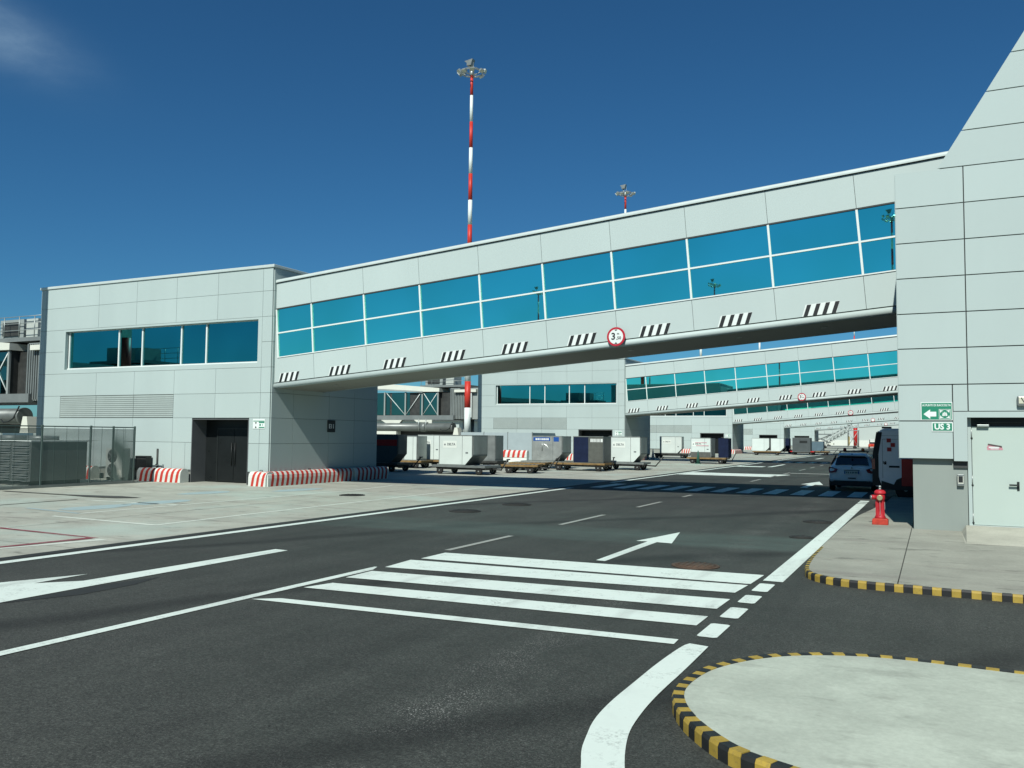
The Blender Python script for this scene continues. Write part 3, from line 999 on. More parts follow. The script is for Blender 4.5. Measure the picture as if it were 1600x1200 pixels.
dup(gate, 'gate building behind the viewer mirrored in the farther windows', (0, -41.95, 0))

# gate number and evacuation signs
t = thing('gate_number_sign', 'small black gate sign reading E11 on the shaded side wall', 'sign', (GX + 0.037, GY + 3.7, 2.32))
MB().box(0, 0.03, -0.25, 0.25, -0.25, 0.25).build('board', 'black', t)
lettering('E11', 0.25, 'ink_white', t, (0.032, 0, -0.01), '+x', bold=0.006)


def assembly_sign(loc, label):
    t = thing('assembly_point_sign', label, 'sign', loc, 0, 'green evacuation signs on the gate buildings')
    MB().box(-0.30, 0.30, -0.015, 0, -0.19, 0.19).build('board', 'sign_white', t)
    f = MB()
    f.box(-0.28, 0.28, -0.019, -0.016, 0.09, 0.12).box(0.0, 0.28, -0.019, -0.016, 0.03, 0.08).box(0.0, 0.28, -0.019, -0.016, -0.16, -0.12)
    for sx in (-1, 1):
        for sz in (-1, 1):
            f.prism([(-0.15 + sx * 0.0, -0.05 + sz * 0.03), (-0.15 + sx * 0.045, -0.05 + sz * 0.11), (-0.15 - sx * 0.045, -0.05 + sz * 0.11)], -0.019, -0.016, 'y')
    f.box(0.03, 0.10, -0.019, -0.016, -0.08, 0.0).box(0.18, 0.20, -0.019, -0.016, -0.08, 0.0)
    f.build('emblem', 'green_sign', t)
    return t


assembly_sign((GX - 0.51, GY - 0.002, 2.36), 'green and white emergency sign right of the nearest dark doorway')
assembly_sign((GX - 0.51, GY + 41.95 - 0.002, 2.30), 'green and white emergency sign above the white container with cut corner')
assembly_sign((GX - 0.51, GY + 83.8 - 0.002, 2.30), 'small green sign on the third gate building over the striped barrier')

# ================================================================== SLOPING WALKWAY BRIDGE (one, then copies)
SL = math.atan(0.0787)
bridge_labels = ['nearest sloping enclosed walkway bridge with blue windows crossing above the whole road',
                 'second walkway bridge with turquoise windows seen below the nearest one',
                 'third walkway bridge back with dark windows partly under the second bridge',
                 'fourth walkway bridge back showing only a thin grey band with marks',
                 'fifth and farthest walkway bridge low over the end of the road']
bridge = thing('walkway_bridge', bridge_labels[0], 'footbridge', (GX + 0.04, GY + 0.16, 3.735), 0, 'walkway bridges across the road')
bridge.rotation_euler = (0, -SL, 0)
BL, BW = 25.0, 3.05
mul = [0.26, 1.95, 4.37, 6.78, 9.19, 11.56, 13.97, 16.41, 18.83, 21.26, 23.68, BL]
MB().box(-0.25, BL, 0.05, BW - 0.05, 0.12, 4.0).build('bridge_core', 'core', bridge)
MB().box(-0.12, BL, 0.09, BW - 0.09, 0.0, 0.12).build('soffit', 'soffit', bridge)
# rolled lower edges front and back
for yc in (0.06, BW - 0.06):
    m = MB()
    m.cyl((-0.05, yc, 0.085), (BL, yc, 0.085), 0.105, 0.105, 14)
    m.build('edge_roll', 'panel_bridge', bridge)
seams = [0.0] + mul[1:]
for a, c in zip(seams, seams[1:]):
    MB().box(a + G, c - G, 0.012, 0.05, 0.215, 1.155).build('lower_panel', 'panel_bridge', bridge)
    MB().box(a + G - (0.2 if a == 0 else 0), c - G, 0.012, 0.05, 3.085, 4.06).build('upper_panel', 'panel_bridge', bridge)
m = MB()
m.box(0.0, 0.24, 0.012, 0.05, 1.155, 3.085)
m.build('end_panel', 'panel_bridge', bridge)
for a, c in zip(mul, mul[1:]):
    MB().box(a + 0.03, c - 0.03, 0.035, 0.048, 1.19, 2.09).build('window_pane', 'glass', bridge)
    MB().box(a + 0.03, c - 0.03, 0.035, 0.048, 2.14, 3.03).build('window_pane', 'glass', bridge)
for x in mul[:-1]:
    MB().box(x - 0.03, x + 0.03, -0.008, 0.049, 1.19, 3.04).build('mullion', 'frame', bridge)
MB().box(0.22, BL, -0.004, 0.049, 2.09, 2.14).build('transom', 'frame', bridge)
MB().box(0.22, BL, -0.012, 0.049, 1.155, 1.19).build('sill', 'frame', bridge)
MB().box(0.22, BL, 0.0, 0.049, 3.04, 3.085).build('window_head', 'joint', bridge)
# roof edge: light rounded band above a dark groove
MB().box(-0.3, BL, 0.0, 0.05, 4.06, 4.085).build('dark_groove', 'joint', bridge)
for y0, y1 in ((-0.05, 0.25), (BW - 0.25, BW + 0.05)):
    m = MB()
    m.prism([(y0, 4.085), (y1, 4.085), (y1, 4.22), (y0 + 0.09, 4.22), (y0 + 0.03, 4.19), (y0, 4.13)], -0.32, BL, 'x')
    m.build('roof_coping', 'coping', bridge)
MB().box(-0.3, BL, 0.25, BW - 0.25, 4.06, 4.15).build('roof', 'mid_metal', bridge)
# rear side
MB().box(0.0, BL, BW - 0.05, BW - 0.012, 0.215, 1.155).build('rear_panel', 'panel_bridge', bridge)
MB().box(0.0, BL, BW - 0.05, BW - 0.012, 3.085, 4.06).build('rear_panel', 'panel_bridge', bridge)
MB().box(0.2, BL, BW - 0.048, BW - 0.035, 1.16, 3.08).build('rear_glazing', 'glass', bridge)
# hazard chevrons: four black slanted bars on a white backing, one group per bay
cen = [0.72, 3.12, 5.55, 7.96, 10.34, 12.75, 15.17, 17.63, 20.05, 22.5]
hb = MB()
w_, h_, sk = 0.485, 0.33, 0.13
hb.prism([(-w_ - 0.02, 0), (w_ - 0.06, 0), (w_ + 0.06, h_), (-w_ + 0.10, h_)], 0.008, 0.0115, 'y')
hazard = hb.build('hazard_marking', 'sign_white', bridge, (cen[0], 0, 0.217))
for k in range(4):
    x = -0.47 + k * 0.255
    MB().prism([(x, 0.0), (x + 0.115, 0.0), (x + 0.115 + sk, 0.32), (x + sk, 0.32)], 0.0035, 0.0075, 'y').build('bar', 'black', hazard)
for s in cen[1:]:
    h2 = inst(hazard, bridge, (s, 0, 0.217))
    for ch in hazard.children:
        inst(ch, h2)
# small downlights under the soffit
for s in (2.0, 8.0, 14.0, 17.5, 20.0):
    MB().lathe([(0.09, -0.02), (0.09, 0.0)], 12).build('downlight', 'galv', bridge, (s, 1.2, 0.0))
bridges = [bridge]
BOFF = [0.0, 41.95, 83.75, 125.0, 166.2]
for k in range(1, 5):
    bridges.append(dup(bridge, bridge_labels[k], (0, BOFF[k], 0)))


dup(bridge, 'walkway bridge behind the viewer mirrored in the farther bridge windows', (0, -41.95, 0))


def height_sign(k, label):
    o = bridges[k]
    c, s = math.cos(SL), math.sin(SL)
    sx, sz = 13.98, 0.30
    loc = o.location + Vector((sx * c - sz * s, -0.13, sx * s + sz * c))
    t = thing('height_limit_sign', label, 'road sign', loc, 0, 'height limit signs on the bridges')
    MB().lathe([(0.30, 0.0), (0.30, 0.02)], 32, axis='y').build('red_ring', 'sign_red', t)
    MB().lathe([(0.235, 0.02), (0.235, 0.024)], 32, axis='y').build('white_face', 'sign_white', t)
    if k < 3:
        lettering('3', 0.30, 'black', t, (-0.085, -0.026, 0.0), bold=0.008)
        lettering(',50', 0.13, 'black', t, (0.09, -0.026, -0.05), bold=0.003)
        lettering('m', 0.10, 'black', t, (0.07, -0.026, 0.09), bold=0.002)
        MB().prism([(-0.05, 0.222), (0.05, 0.222), (0.0, 0.175)], -0.030, -0.025, 'y').build('upper_arrow', 'black', t)
        MB().prism([(-0.05, -0.222), (0.05, -0.222), (0.0, -0.175)], -0.030, -0.025, 'y').build('lower_arrow', 'black', t)
    MB().box(-0.03, 0.03, -0.0, 0.14, -0.1, 0.1).build('bracket', 'galv', t)
    return t


for k, lb in enumerate(['round red height limit sign on the nearest bridge', 'round red height limit sign on the second bridge',
                        'round red height limit sign on the third bridge', 'small round red sign on the fourth bridge', 'tiny round red sign on the farthest bridge']):
    height_sign(k, lb)

# ================================================================== TERMINAL BUILDING, right
G = 0.011
term = thing('terminal_building', 'tall pale panelled terminal block at right with sloping gable and grey steel door', 'building', (0, 20.2, 0))
c = MB()
c.box(-0.655, 14, T, 4.2, 2.6, 7.79)
c.box(-0.655, 0.35, T, 4.2, 1.63, 2.6)
c.box(0.35, 0.62, T, 4.2, 1.60, 2.6)
c.box(0.62, 3.4, 0.30, 4.2, 0.12, 2.6)
c.box(3.4, 14, T, 4.2, 0.12, 2.6)
c.prism([(0.19, 7.79), (14, 7.79), (14, 17.0), (5.83, 17.0)], T, 4.2, 'y')
c.build('wall_core', 'core', term)
MB().box(-0.69, -0.655, T, 4.2, 1.6, 7.80).build('side_wall', 'panel', term)
MB().box(-0.69, 14, 4.2, 4.24, 1.6, 7.80).build('rear_wall', 'panel', term)
MB().box(2.1, 14, 4.24, 230, 0, 12).build('terminal_wing', 'panel', term)
tz = [1.60, 2.40, 3.17, 3.945, 4.70, 5.47, 6.24, 7.02, 7.80]
tx = [-0.69, 0.64, 2.55, 4.45, 6.4, 8.3, 10.2, 12.1, 14]
for z0, z1 in zip(tz, tz[1:]):
    for x0, x1 in zip(tx, tx[1:]):
        if z1 <= 2.41 and x0 < 4:
            continue
        if z0 == 2.40 and x0 < 4:
            if x0 == -0.69:
                panel(-0.69, 0.355, 2.40, 3.17, term)
                panel(0.355, 0.64, 2.60, 3.17, term)
            else:
                panel(x0, x1, 2.60, 3.17, term)
            continue
        panel(x0, x1, z0, z1, term)
panel(-0.69, 0.355, 1.60, 2.40, term)
panel(4.45, 14, 0.15, 1.60, term)
panel(3.41, 4.45, 0.15, 1.60, term)
panel(3.41, 4.45, 1.60, 2.47, term)
# door surround: leg and lintel
MB().box(0.36, 0.615, -0.002, T, 1.565, 2.595).build('door_surround', 'panel', term)
MB().box(0.615, 4.43, -0.002, T, 2.475, 2.595).build('door_surround', 'panel', term)
gz = [7.80, 8.57, 9.335, 10.10, 10.87, 11.64, 12.4, 13.2, 14.0, 14.8, 15.6, 16.3, 17.0]
gx = lambda z: 0.155 + (z - 7.80) * 0.615
for z0, z1 in zip(gz, gz[1:]):
    MB().prism([(gx(z0 + G), z0 + G), (14, z0 + G), (14, z1 - G), (gx(z1 - G), z1 - G)], 0, T, 'y').build('gable_panel', 'panel', term)
# recessed base wall
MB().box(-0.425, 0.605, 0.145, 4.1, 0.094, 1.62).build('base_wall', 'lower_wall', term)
MB().box(0.35, 0.62, 0.10, 0.145, 1.42, 1.60).build('overhang_shade_strip', 'joint', term)  # dark strip stands in for the shade under the overhang
# steel door
door = MB().box(0.70, 1.86, 0.215, 0.262, 0.245, 2.29).build('steel_door', 'door_paint', term, bevel=0.006)
MB().box(1.87, 3.0, 0.215, 0.262, 0.245, 2.29).build('steel_door', 'door_paint', term, bevel=0.006)
MB().box(0.62, 0.69, 0.20, 0.27, 0.24, 2.475).build('door_frame', 'panel', term)
MB().box(0.69, 3.4, 0.24, 0.27, 2.29, 2.475).build('door_head', 'black', term)
MB().box(3.01, 3.4, 0.20, 0.27, 0.24, 2.29).build('door_frame', 'panel', term)
MB().box(0.62, 3.4, 0.16, 0.30, 0.100, 0.240).build('threshold', 'coping', term)
MB().box(0.80, 1.02, 0.13, 0.215, 2.285, 2.33).build('closer', 'galv', door, bevel=0.008)
MB().box(0.80, 1.6, 0.17, 0.20, 2.37, 2.385).build('closer_arm', 'dark_metal', door)
for z in (2.16, 1.18, 0.40):
    h = MB()
    h.cyl((0.695, 0.205, z - 0.09), (0.695, 0.205, z + 0.09), 0.013, 0.013, 8)
    h.cyl((0.697, 0.205, z - 0.125), (0.697, 0.205, z - 0.10), 0.022, 0.022, 8, 1)
    h.build('hinge', ['galv', 'black'], door)
h = MB()
h.box(1.50, 1.545, 0.20, 0.215, 0.98, 1.16)
h.cyl((1.522, 0.215, 1.09), (1.522, 0.15, 1.09), 0.012, 0.012, 8)
h.box(1.36, 1.535, 0.14, 0.165, 1.075, 1.108)
h.build('handle', 'black', door)
st = MB()
st.prism([(0.0, 0.0), (0.28, 0.005), (0.285, 0.02), (0.265, 0.075), (0.15, 0.10), (0.02, 0.115), (-0.005, 0.06)], 0.211, 0.2145, 'y')
st = st.build('sticker', 'sticker', door, (0.98, 0, 1.80))
MB().prism([(0.01, 0.105), (0.27, 0.055), (0.265, 0.09), (0.15, 0.11), (0.02, 0.135)], 0.207, 0.2105, 'y').build('torn_edge', 'sticker_dark', door, (0.98, 0, 1.80))
MB().box(0.03, 0.22, 0.208, 0.2105, 0.045, 0.07).box(0.06, 0.21, 0.208, 0.2105, 0.02, 0.035).build('faded_print', 'ink_white', door, (0.98, 0, 1.80))

# signs on the terminal
t = thing('direction_sign', 'green sign AI PUNTI DI RACCOLTA with left arrow on the terminal wall', 'sign', (0.048, 20.198, 2.605))
MB().box(-0.30, 0.30, -0.012, 0, -0.19, 0.19).build('border', 'sign_white', t)
MB().box(-0.285, 0.285, -0.016, -0.0125, -0.175, 0.175).build('board', 'green_sign', t)
lettering('AI PUNTI DI RACCOLTA', 0.062, 'sign_white', t, (0, -0.018, 0.125), bold=0.0014, sx=0.80)
MB().prism([(-0.25, -0.06), (-0.12, 0.04), (-0.12, -0.01), (-0.005, -0.01), (-0.005, -0.11), (-0.12, -0.11), (-0.12, -0.16)], -0.020, -0.0165, 'y').build('arrow', 'sign_white', t)
e = MB()
for (x0, x1, z0, z1) in ((0.045, 0.265, 0.035, 0.043), (0.045, 0.265, -0.165, -0.157), (0.045, 0.053, -0.157, 0.035), (0.257, 0.265, -0.157, 0.035)):
    e.box(x0, x1, -0.020, -0.0165, z0, z1)
for sx in (-1, 1):
    for sz in (-1, 1):
        cx, cz = 0.155 + sx * 0.075, -0.061 + sz * 0.068
        e.prism([(cx + sx * 0.02, cz + sz * 0.02), (cx - sx * 0.055, cz + sz * 0.005), (cx - sx * 0.012, cz - sz * 0.012), (cx + sx * 0.006, cz - sz * 0.045)][::1], -0.020, -0.0165, 'y')
for dx, dz in ((-0.028, 0.0), (0.0, 0.014), (0.028, 0.0)):
    e.lathe([(0.013, 0.0165), (0.013, 0.020)], 10, (0.155 + dx, 0, -0.042 + dz), 'y')
    e.box(0.155 + dx - 0.017, 0.155 + dx + 0.017, -0.020, -0.0165, -0.10, -0.056 + dz)
e.build('assembly_emblem', 'sign_white', t)
t = thing('exit_number_sign', 'small green sign reading US 3 under the left arrow sign', 'sign', (0.152, 20.198, 2.275))
MB().box(-0.20, 0.20, -0.012, 0, -0.097, 0.097).build('border', 'sign_white', t)
MB().box(-0.182, 0.182, -0.016, -0.0125, -0.079, 0.079).build('board', 'green_sign', t)
lettering('US 3', 0.165, 'sign_white', t, (0, -0.018, 0.0), bold=0.006, sx=0.95)

t = thing('wall_lamp', 'yellowed bulkhead lamp on the wall above the steel door', 'lamp', (1.66, 20.198, 2.80))
MB().box(-0.14, 0.14, -0.09, 0, -0.10, 0.11).build('housing', 'mid_metal', t, bevel=0.025)
MB().box(-0.115, 0.115, -0.105, -0.091, -0.05, 0.09).build('lens', 'lens', t, bevel=0.005)
lv_ = MB()
lv_.path([(-0.07, -0.11, 0.07), (-0.02, -0.11, -0.02), (0.02, -0.11, -0.02), (0.07, -0.11, 0.07)], 0.008)
lv_.build('guard', 'dark_metal', t)
t = thing('key_box', 'small metal key box at the corner left of the steel door', 'box', (0.475, 20.31, 1.17))
MB().box(-0.065, 0.065, -0.05, 0.03, -0.125, 0.12).build('case', 'mid_metal', t, bevel=0.01)
MB().box(-0.04, 0.04, -0.062, -0.0505, -0.05, 0.075).build('cover', 'black', t)
MB().box(-0.052, 0.052, -0.058, -0.0505, -0.075, -0.055).build('lip', 'cream', t)
MB().box(-0.052, -0.042, -0.058, -0.0505, -0.05, 0.085).build('lip', 'cream', t)
MB().box(0.042, 0.052, -0.058, -0.0505, -0.05, 0.085).build('lip', 'cream', t)

# ================================================================== HYDRANT
t = thing('fire_hydrant', 'red fire hydrant with a bare metal top on the pavement', 'hydrant', (-1.12, 21.0, 0.100))
bb = MB()
bb.prism([(0.165, 0), (0.165, 0.115), (0.12, 0.14), (-0.12, 0.14), (-0.165, 0.115), (-0.165, 0)], -0.15, 0.15, 'y')
bb.build('foot', 'hydrant_base', t, bevel=0.012)
bb = MB()
bb.lathe([(0.12, 0.135), (0.115, 0.17), (0.085, 0.22), (0.078, 0.30), (0.076, 0.50), (0.095, 0.54), (0.105, 0.57), (0.105, 0.665), (0.10, 0.68)], 20)
for a in range(0, 360, 45):
    x, y = 0.082 * math.cos(math.radians(a)), 0.082 * math.sin(math.radians(a))
    bb.box(x - 0.012, x + 0.012, y - 0.012, y + 0.012, 0.16, 0.52)
bb.build('barrel', 'hydrant_red', t)
bb = MB()
bb.lathe([(0.118, 0.68), (0.122, 0.695), (0.118, 0.73), (0.085, 0.765), (0.03, 0.775)], 20)
bb.build('bonnet', 'hydrant_red', t)
bb = MB()
bb.lathe([(0.032, 0.772), (0.026, 0.80), (0.018, 0.815), (0.026, 0.82), (0.026, 0.86), (0.012, 0.865)], 10)
bb.build('operating_nut', 'galv', t)
bb = MB()
bb.lathe([(0.062, 0.09), (0.062, 0.135), (0.05, 0.14)], 16, (0.0, 0, 0.60), 'y')
bb.build('outlet_cap', 'brass', t)
bb = MB()
bb.cyl((-0.09, -0.03, 0.605), (-0.175, -0.06, 0.605), 0.055, 0.052, 14)
bb.build('side_outlet', 'hydrant_red', t)
bb = MB()
bb.cyl((-0.173, -0.058, 0.605), (-0.195, -0.066, 0.605), 0.045, 0.04, 12)
bb.build('outlet_cap', 'galv', t)
bb = MB()
bb.path([(0.095, -0.05, 0.50), (0.10, -0.06, 0.40), (0.098, -0.06, 0.34)], 0.008)
bb.path([(0.0, -0.10, 0.55), (0.005, -0.095, 0.3), (0.0, -0.125, 0.22)], 0.006)
bb.build('chain', 'galv', t)

# ================================================================== LIGHTING MASTS
def mast(x, y, label):
    t = thing('light_mast', label, 'light mast', (x, y, 0), 0, 'red and white apron light masts')
    zb = [0.0, 2.05, 4.37, 6.64, 8.92, 11.2, 13.5, 15.75, 18.05, 20.35, 22.54, 24.89, 27.21, 29.54, 31.91, 33.9]
    rad = lambda z: 0.295 - z * 0.0050
    for k, (a, c) in enumerate(zip(zb, zb[1:])):
        MB().lathe([(rad(a), a), (rad(c), c)], 20).build('pole_section', 'mast_red' if k % 2 == 0 else 'mast_white', t)
    g = MB()
    n = 14
    R_ = 0.95
    ring = [(R_ * math.cos(6.2832 * k / n), R_ * math.sin(6.2832 * k / n), 33.95) for k in range(n + 1)]
    g.path(ring, 0.05)
    g.path([(p[0] * 0.8, p[1] * 0.8, 34.15) for p in ring], 0.035)
    for k in range(0, n, 2):
        g.cyl((0.1 * ring[k][0], 0.1 * ring[k][1], 33.6), ring[k], 0.03)
    g.lathe([(0.16, 33.7), (0.20, 33.75), (0.20, 34.15), (0.1, 34.25)], 12)
    g.build('lamp_ring', 'galv', t)
    hz = [(10, 33.55, 0), (70, 33.6, 20), (115, 33.75, 35), (160, 33.95, 10), (185, 33.6, 15), (230, 33.5, 25), (265, 33.35, 40), (300, 33.4, 30), (345, 33.45, 45)]
    for a, z, tilt in hz:
        fl = MB()
        fl.prism([(-0.09, -0.13), (0.10, -0.18), (0.10, 0.18), (-0.09, 0.13)], -0.20, 0.20, 'y', 0)
        fl.box(0.10, 0.115, -0.18, 0.18, -0.16, 0.16, 1)
        o = fl.build('floodlight', ['galv', 'lens'], t)
        ar = math.radians(a)
        o.location = (1.18 * math.cos(ar), 1.18 * math.sin(ar), z + 0.42)
        o.rotation_euler = (0, math.radians(tilt + 25), ar)
    # the tall flood unit standing above the ring
    fl = MB()
    fl.prism([(-0.22, -0.25), (0.22, -0.25), (0.26, 0.0), (0.36, 0.30), (-0.46, 0.20), (-0.22, 0.0)], -0.25, 0.25, 'y')
    o = fl.build('floodlight', 'mid_metal', t, (-0.35, 0.3, 35.0))
    MB().cyl((-0.35, 0.3, 33.9), (-0.35, 0.3, 34.8), 0.05).build('stalk', 'galv', t)
    MB().cyl((0.12, 0, 33.9), (0.12, 0, 34.9), 0.015).build('lightning_rod', 'galv', t)
    return t


m0 = mast(-36.1, 64.6, 'tall red and white striped light mast rising behind the nearest bridge')
for x, y, lb in ((-36.0, 106.3, 'farther striped light mast whose lamp head shows above the nearest bridge'),
                 (-36.0, 146.8, 'light mast whose white section shows left in the gap over the second bridge'),
                 (-33.4, 188.0, 'light mast whose red section shows in the gap over the second bridge'),
                 (-18.75, 244.5, 'light mast showing thinly near the terminal above the second bridge'),
                 (-35.87, 21.7, 'striped light mast outside the left edge of view, shading the gate building corner'),
                 (-79.0, -122.0, 'light mast behind the viewer mirrored low in the middle bridge windows'),
                 (-41.0, -128.0, 'light mast behind the viewer mirrored in the right bridge windows'),
                 (-5.0, -83.0, 'light mast behind the viewer mirrored in the last bridge window by the terminal')):
    dup(m0, lb, loc=(x, y, 0))

# ================================================================== STRIPED CONCRETE BARRIERS
def barrier(L, label, loc, rotz=0, w=0.44, h=0.55, period=0.30, group='striped barriers round the gate buildings'):
    """runs along local +x from 0..L, its face on local y=0"""
    prof = [(0.0, 0.0), (0.0, 0.30), (0.02, 0.42), (0.09, 0.52), (0.16, h), (w - 0.16, h), (w - 0.05, 0.50), (w, 0.34), (w, 0.0)]
    t = thing('concrete_barrier', label, 'barrier', loc, rotz, group)
    m = MB()
    n = max(3, int(round(L / period)) * 2 + 1)
    for k in range(n):
        ring = []
        for e in (k, k + 1):
            pts = []
            for (y, z) in prof:
                sk = 0.10 * (z / h) if 0 < e < n else 0
                pts.append((L * e / n + sk, y, z))
            ring.append(pts)
        mi = k % 2
        for j in range(len(prof)):
            j2 = (j + 1) % len(prof)
            m.quad([ring[0][j], ring[1][j], ring[1][j2], ring[0][j2]], mi)
        if k == 0:
            m.quad(ring[0], 0)
        if k == n - 1:
            m.quad(ring[1], mi)
    m.build('striped_block', ['bar_white', 'bar_red'], t)
    r = MB()
    r.path([(L * 0.5 - 0.06, w * 0.5, h - 0.01), (L * 0.5 - 0.06, w * 0.5, h + 0.05), (L * 0.5 + 0.06, w * 0.5, h + 0.05), (L * 0.5 + 0.06, w * 0.5, h - 0.01)], 0.012)
    r.build('lifting_eye', 'dark_metal', t)
    return t


bl = barrier(2.45, 'red and white striped barrier left of the nearest dark doorway', (-29.35, 24.85, 0))
bc = barrier(0.85, 'short striped barrier at the front corner right of the nearest doorway', (-23.30, 24.80, 0), period=0.26)
bs = barrier(5.25, 'long striped barrier along the shaded gate number wall', (-22.40, 24.88, 0), math.pi / 2)
bs2 = barrier(2.5, 'striped barrier in full shadow at the far end of the gate number wall', (-22.38, 30.25, 0), math.pi / 2)
for k, word in ((1, 'second'), (2, 'third'), (3, 'fourth')):
    off = (0, GATES[k], 0)
    dup(bl, 'striped barrier left of the doorway of the %s gate building' % word, off)
    dup(bc, 'short striped barrier at the front corner of the %s gate building' % word, off)
    dup(bs, 'striped barrier along the side wall of the %s gate building' % word, off)
barrier(3.1, 'striped barrier between the two container groups before the equipment cage', (-30.6, 58.4, 0.36), 0, period=0.44)
# white footing under that one
t = thing('plastic_barrier', 'plain white barrier block under the striped barrier between container groups', 'barrier', (-30.6, 58.35, 0))
MB().prism([(0, 0), (0.5, 0), (0.42, 0.36), (0.08, 0.36)], 0, 3.1, 'x').build('block', 'bar_white', t)
barrier(1.6, 'dark banded barrier half hidden inside the left fence', (-33.6, 24.75, 0), 0)

# ================================================================== FENCE, CHILLER, AIR CONDITIONERS at left
fence = thing('mesh_fence', 'grey green metal mesh fence enclosing machinery at far left', 'fence', (-28.25, 23.75, 0), 0)
FH = 2.2


def fence_panel(p0, p1, parent):
    p0, p1 = Vector(p0), Vector(p1)
    L = (p1 - p0).length
    d = (p1 - p0) / L
    ang = math.atan2(d.y, d.x)
    fr = MB()
    fr.box(0.03, L - 0.03, -0.015, 0.015, 0.06, 0.10).box(0.03, L - 0.03, -0.015, 0.015, FH - 0.05, FH - 0.01)
    fr = fr.build('panel_frame', 'mesh_wire', parent, (p0.x, p0.y, 0), ang)
    wr = MB()
    nz = int((FH - 0.2) / 0.040)
    for k in range(nz):
        z = 0.11 + k * 0.040
        wr.box(0.03, L - 0.03, -0.004, 0.004, z, z + 0.024)
    nx = int(L / 0.48)
    for k in range(1, nx + 1):
        x = k * 0.48
        wr.box(x, x + 0.012, 0.0045, 0.0085, 0.10, FH - 0.05)
    o = wr.build('wire_mesh', 'mesh_wire', fr)
    o['kind'] = 'stuff'


def fence_post(x, y, parent):
    MB().box(x - 0.03, x + 0.03, y - 0.03, y + 0.03, 0, FH + 0.02).build('post', 'mesh_wire', parent)


fy = [0.0, -1.95, -3.9, -5.85, -7.8, -9.75, -11.7]
for a, c in zip(fy, fy[1:]):
    fence_panel((0, a - 0.03), (0, c + 0.03), fence)
for y in fy:
    fence_post(0, y, fence)
fence_panel((-0.03, 0), (-1.2, 0), fence)
fence_post(-1.2, 0, fence)
MB().box(-0.05, 0.05, -11.7, 0.05, 0, 0.10).build('footing', 'mid_metal', fence)

t = thing('chiller_unit', 'big louvred cooling unit behind the mesh fence', 'cooling unit', (-35.0, 20.4, 0.15))
MB().box(0, 5.4, 0, 2.3, 0.0, 1.45).build('casing', 'jet_grey', t)
MB().box(-0.04, 5.44, -0.04, 2.34, 1.45, 1.50).build('top_edge', 'frame', t)
MB().box(0.2, 5.2, 0.1, 2.2, -0.15, 0.0).build('skid', 'dark_metal', t)
for k in range(5):
    x0 = 0.08 + k * 1.07
    lp = MB().box(x0, x0 + 1.0, -0.02, 0.0, 0.06, 1.40).build('louvre_panel', 'jet_grey', t)
    s_ = MB()
    for j in range(13):
        z = 0.10 + j * 0.1
        s_.prism([(-0.055, z), (-0.02, z + 0.03), (-0.02, z + 0.06), (-0.06, z + 0.02)], x0 + 0.03, x0 + 0.97, 'x')
    o = s_.build('louvre_slats', 'mid_metal', lp)
    o['kind'] = 'stuff'
for k in range(3):
    MB().lathe([(0.55, 1.5), (0.55, 1.66), (0.5, 1.66)], 20, (1.0 + k * 1.7, 1.15, 0)).build('fan_collar', 'mid_metal', t)

def ac_unit(loc, label, rotz=0):
    t = thing('air_conditioner', label, 'air conditioner', loc, rotz, 'outdoor air conditioners')
    MB().box(0, 1.0, 0, 0.38, 0.12, 1.32).build('case', 'ac_white', t, bevel=0.015)
    for z in (0.42, 1.0):
        f = MB().lathe([(0.27, 0.004), (0.27, 0.02), (0.24, 0.025)], 24, (0.40, 0, z), 'y').build('fan_grille', 'fan_dark', t)
        h = MB()
        for a in range(0, 360, 72):
            ar = math.radians(a)
            h.cyl((0.40, -0.028, z), (0.40 + 0.24 * math.cos(ar), -0.028, z + 0.24 * math.sin(ar)), 0.012, 0.03, 5)
        h.build('fan_blades', 'mid_metal', f)
    MB().box(0.05, 0.12, 0.03, 0.35, 0, 0.12).build('foot', 'dark_metal', t)
    MB().box(0.88, 0.95, 0.03, 0.35, 0, 0.12).build('foot', 'dark_metal', t)
    MB().box(0.70, 0.93, -0.005, -0.001, 0.2, 0.42).build('service_cover', 'cream', t)
    return t


ac_unit((-30.85, 24.55, 0), 'twin fan air conditioner behind the right end of the mesh fence')
ac_unit((-34.4, 64.3, 0), 'air conditioner behind the grey panels left of the silver container')
ac_unit((-33.0, 64.3, 0), 'second air conditioner behind the grey panels by the silver container')
t = thing('equipment_box', 'dark box standing on the ground beside the fence corner', 'box', (-29.65, 25.0, 0))
MB().box(0, 0.62, 0, 0.3, 0.45, 1.02).build('case', 'dark_metal', t, bevel=0.01)
MB().box(0.08, 0.14, 0.05, 0.25, 0, 0.45).build('leg', 'dark_metal', t)
MB().box(0.48, 0.54, 0.05, 0.25, 0, 0.45).build('leg', 'dark_metal', t)
t = thing('pipe_post', 'short dark pipe standing behind the left striped barrier', 'post', (-28.75, 25.33, 0))
MB().cyl((0, 0, 0), (0, 0, 1.32), 0.035, 0.035, 10).build('pipe', 'dark_metal', t)
MB().box(-0.06, 0.06, -0.04, 0.03, 0.62, 0.68).build('clip', 'galv', t)

# translucent-looking cage of the second gate, left of the silver container
cage = thing('equipment_cage', 'pale grey screen enclosure left of the silver container', 'enclosure', (-35.6, 62.6, 0))
for x0 in (0.0, 2.2, 4.4):
    MB().box(x0 + 0.03, x0 + 2.17, 0, 0.04, 0.1, 2.25).build('screen_panel', 'screen', cage)
for x in (0, 2.2, 4.4, 6.6):
    MB().box(x - 0.03, x + 0.03, -0.01, 0.05, 0, 2.3).build('post', 'mid_metal', cage)
MB().box(6.58, 6.62, 0.05, 4.6, 0.1, 2.25).build('screen_panel', 'blue_grey', cage)

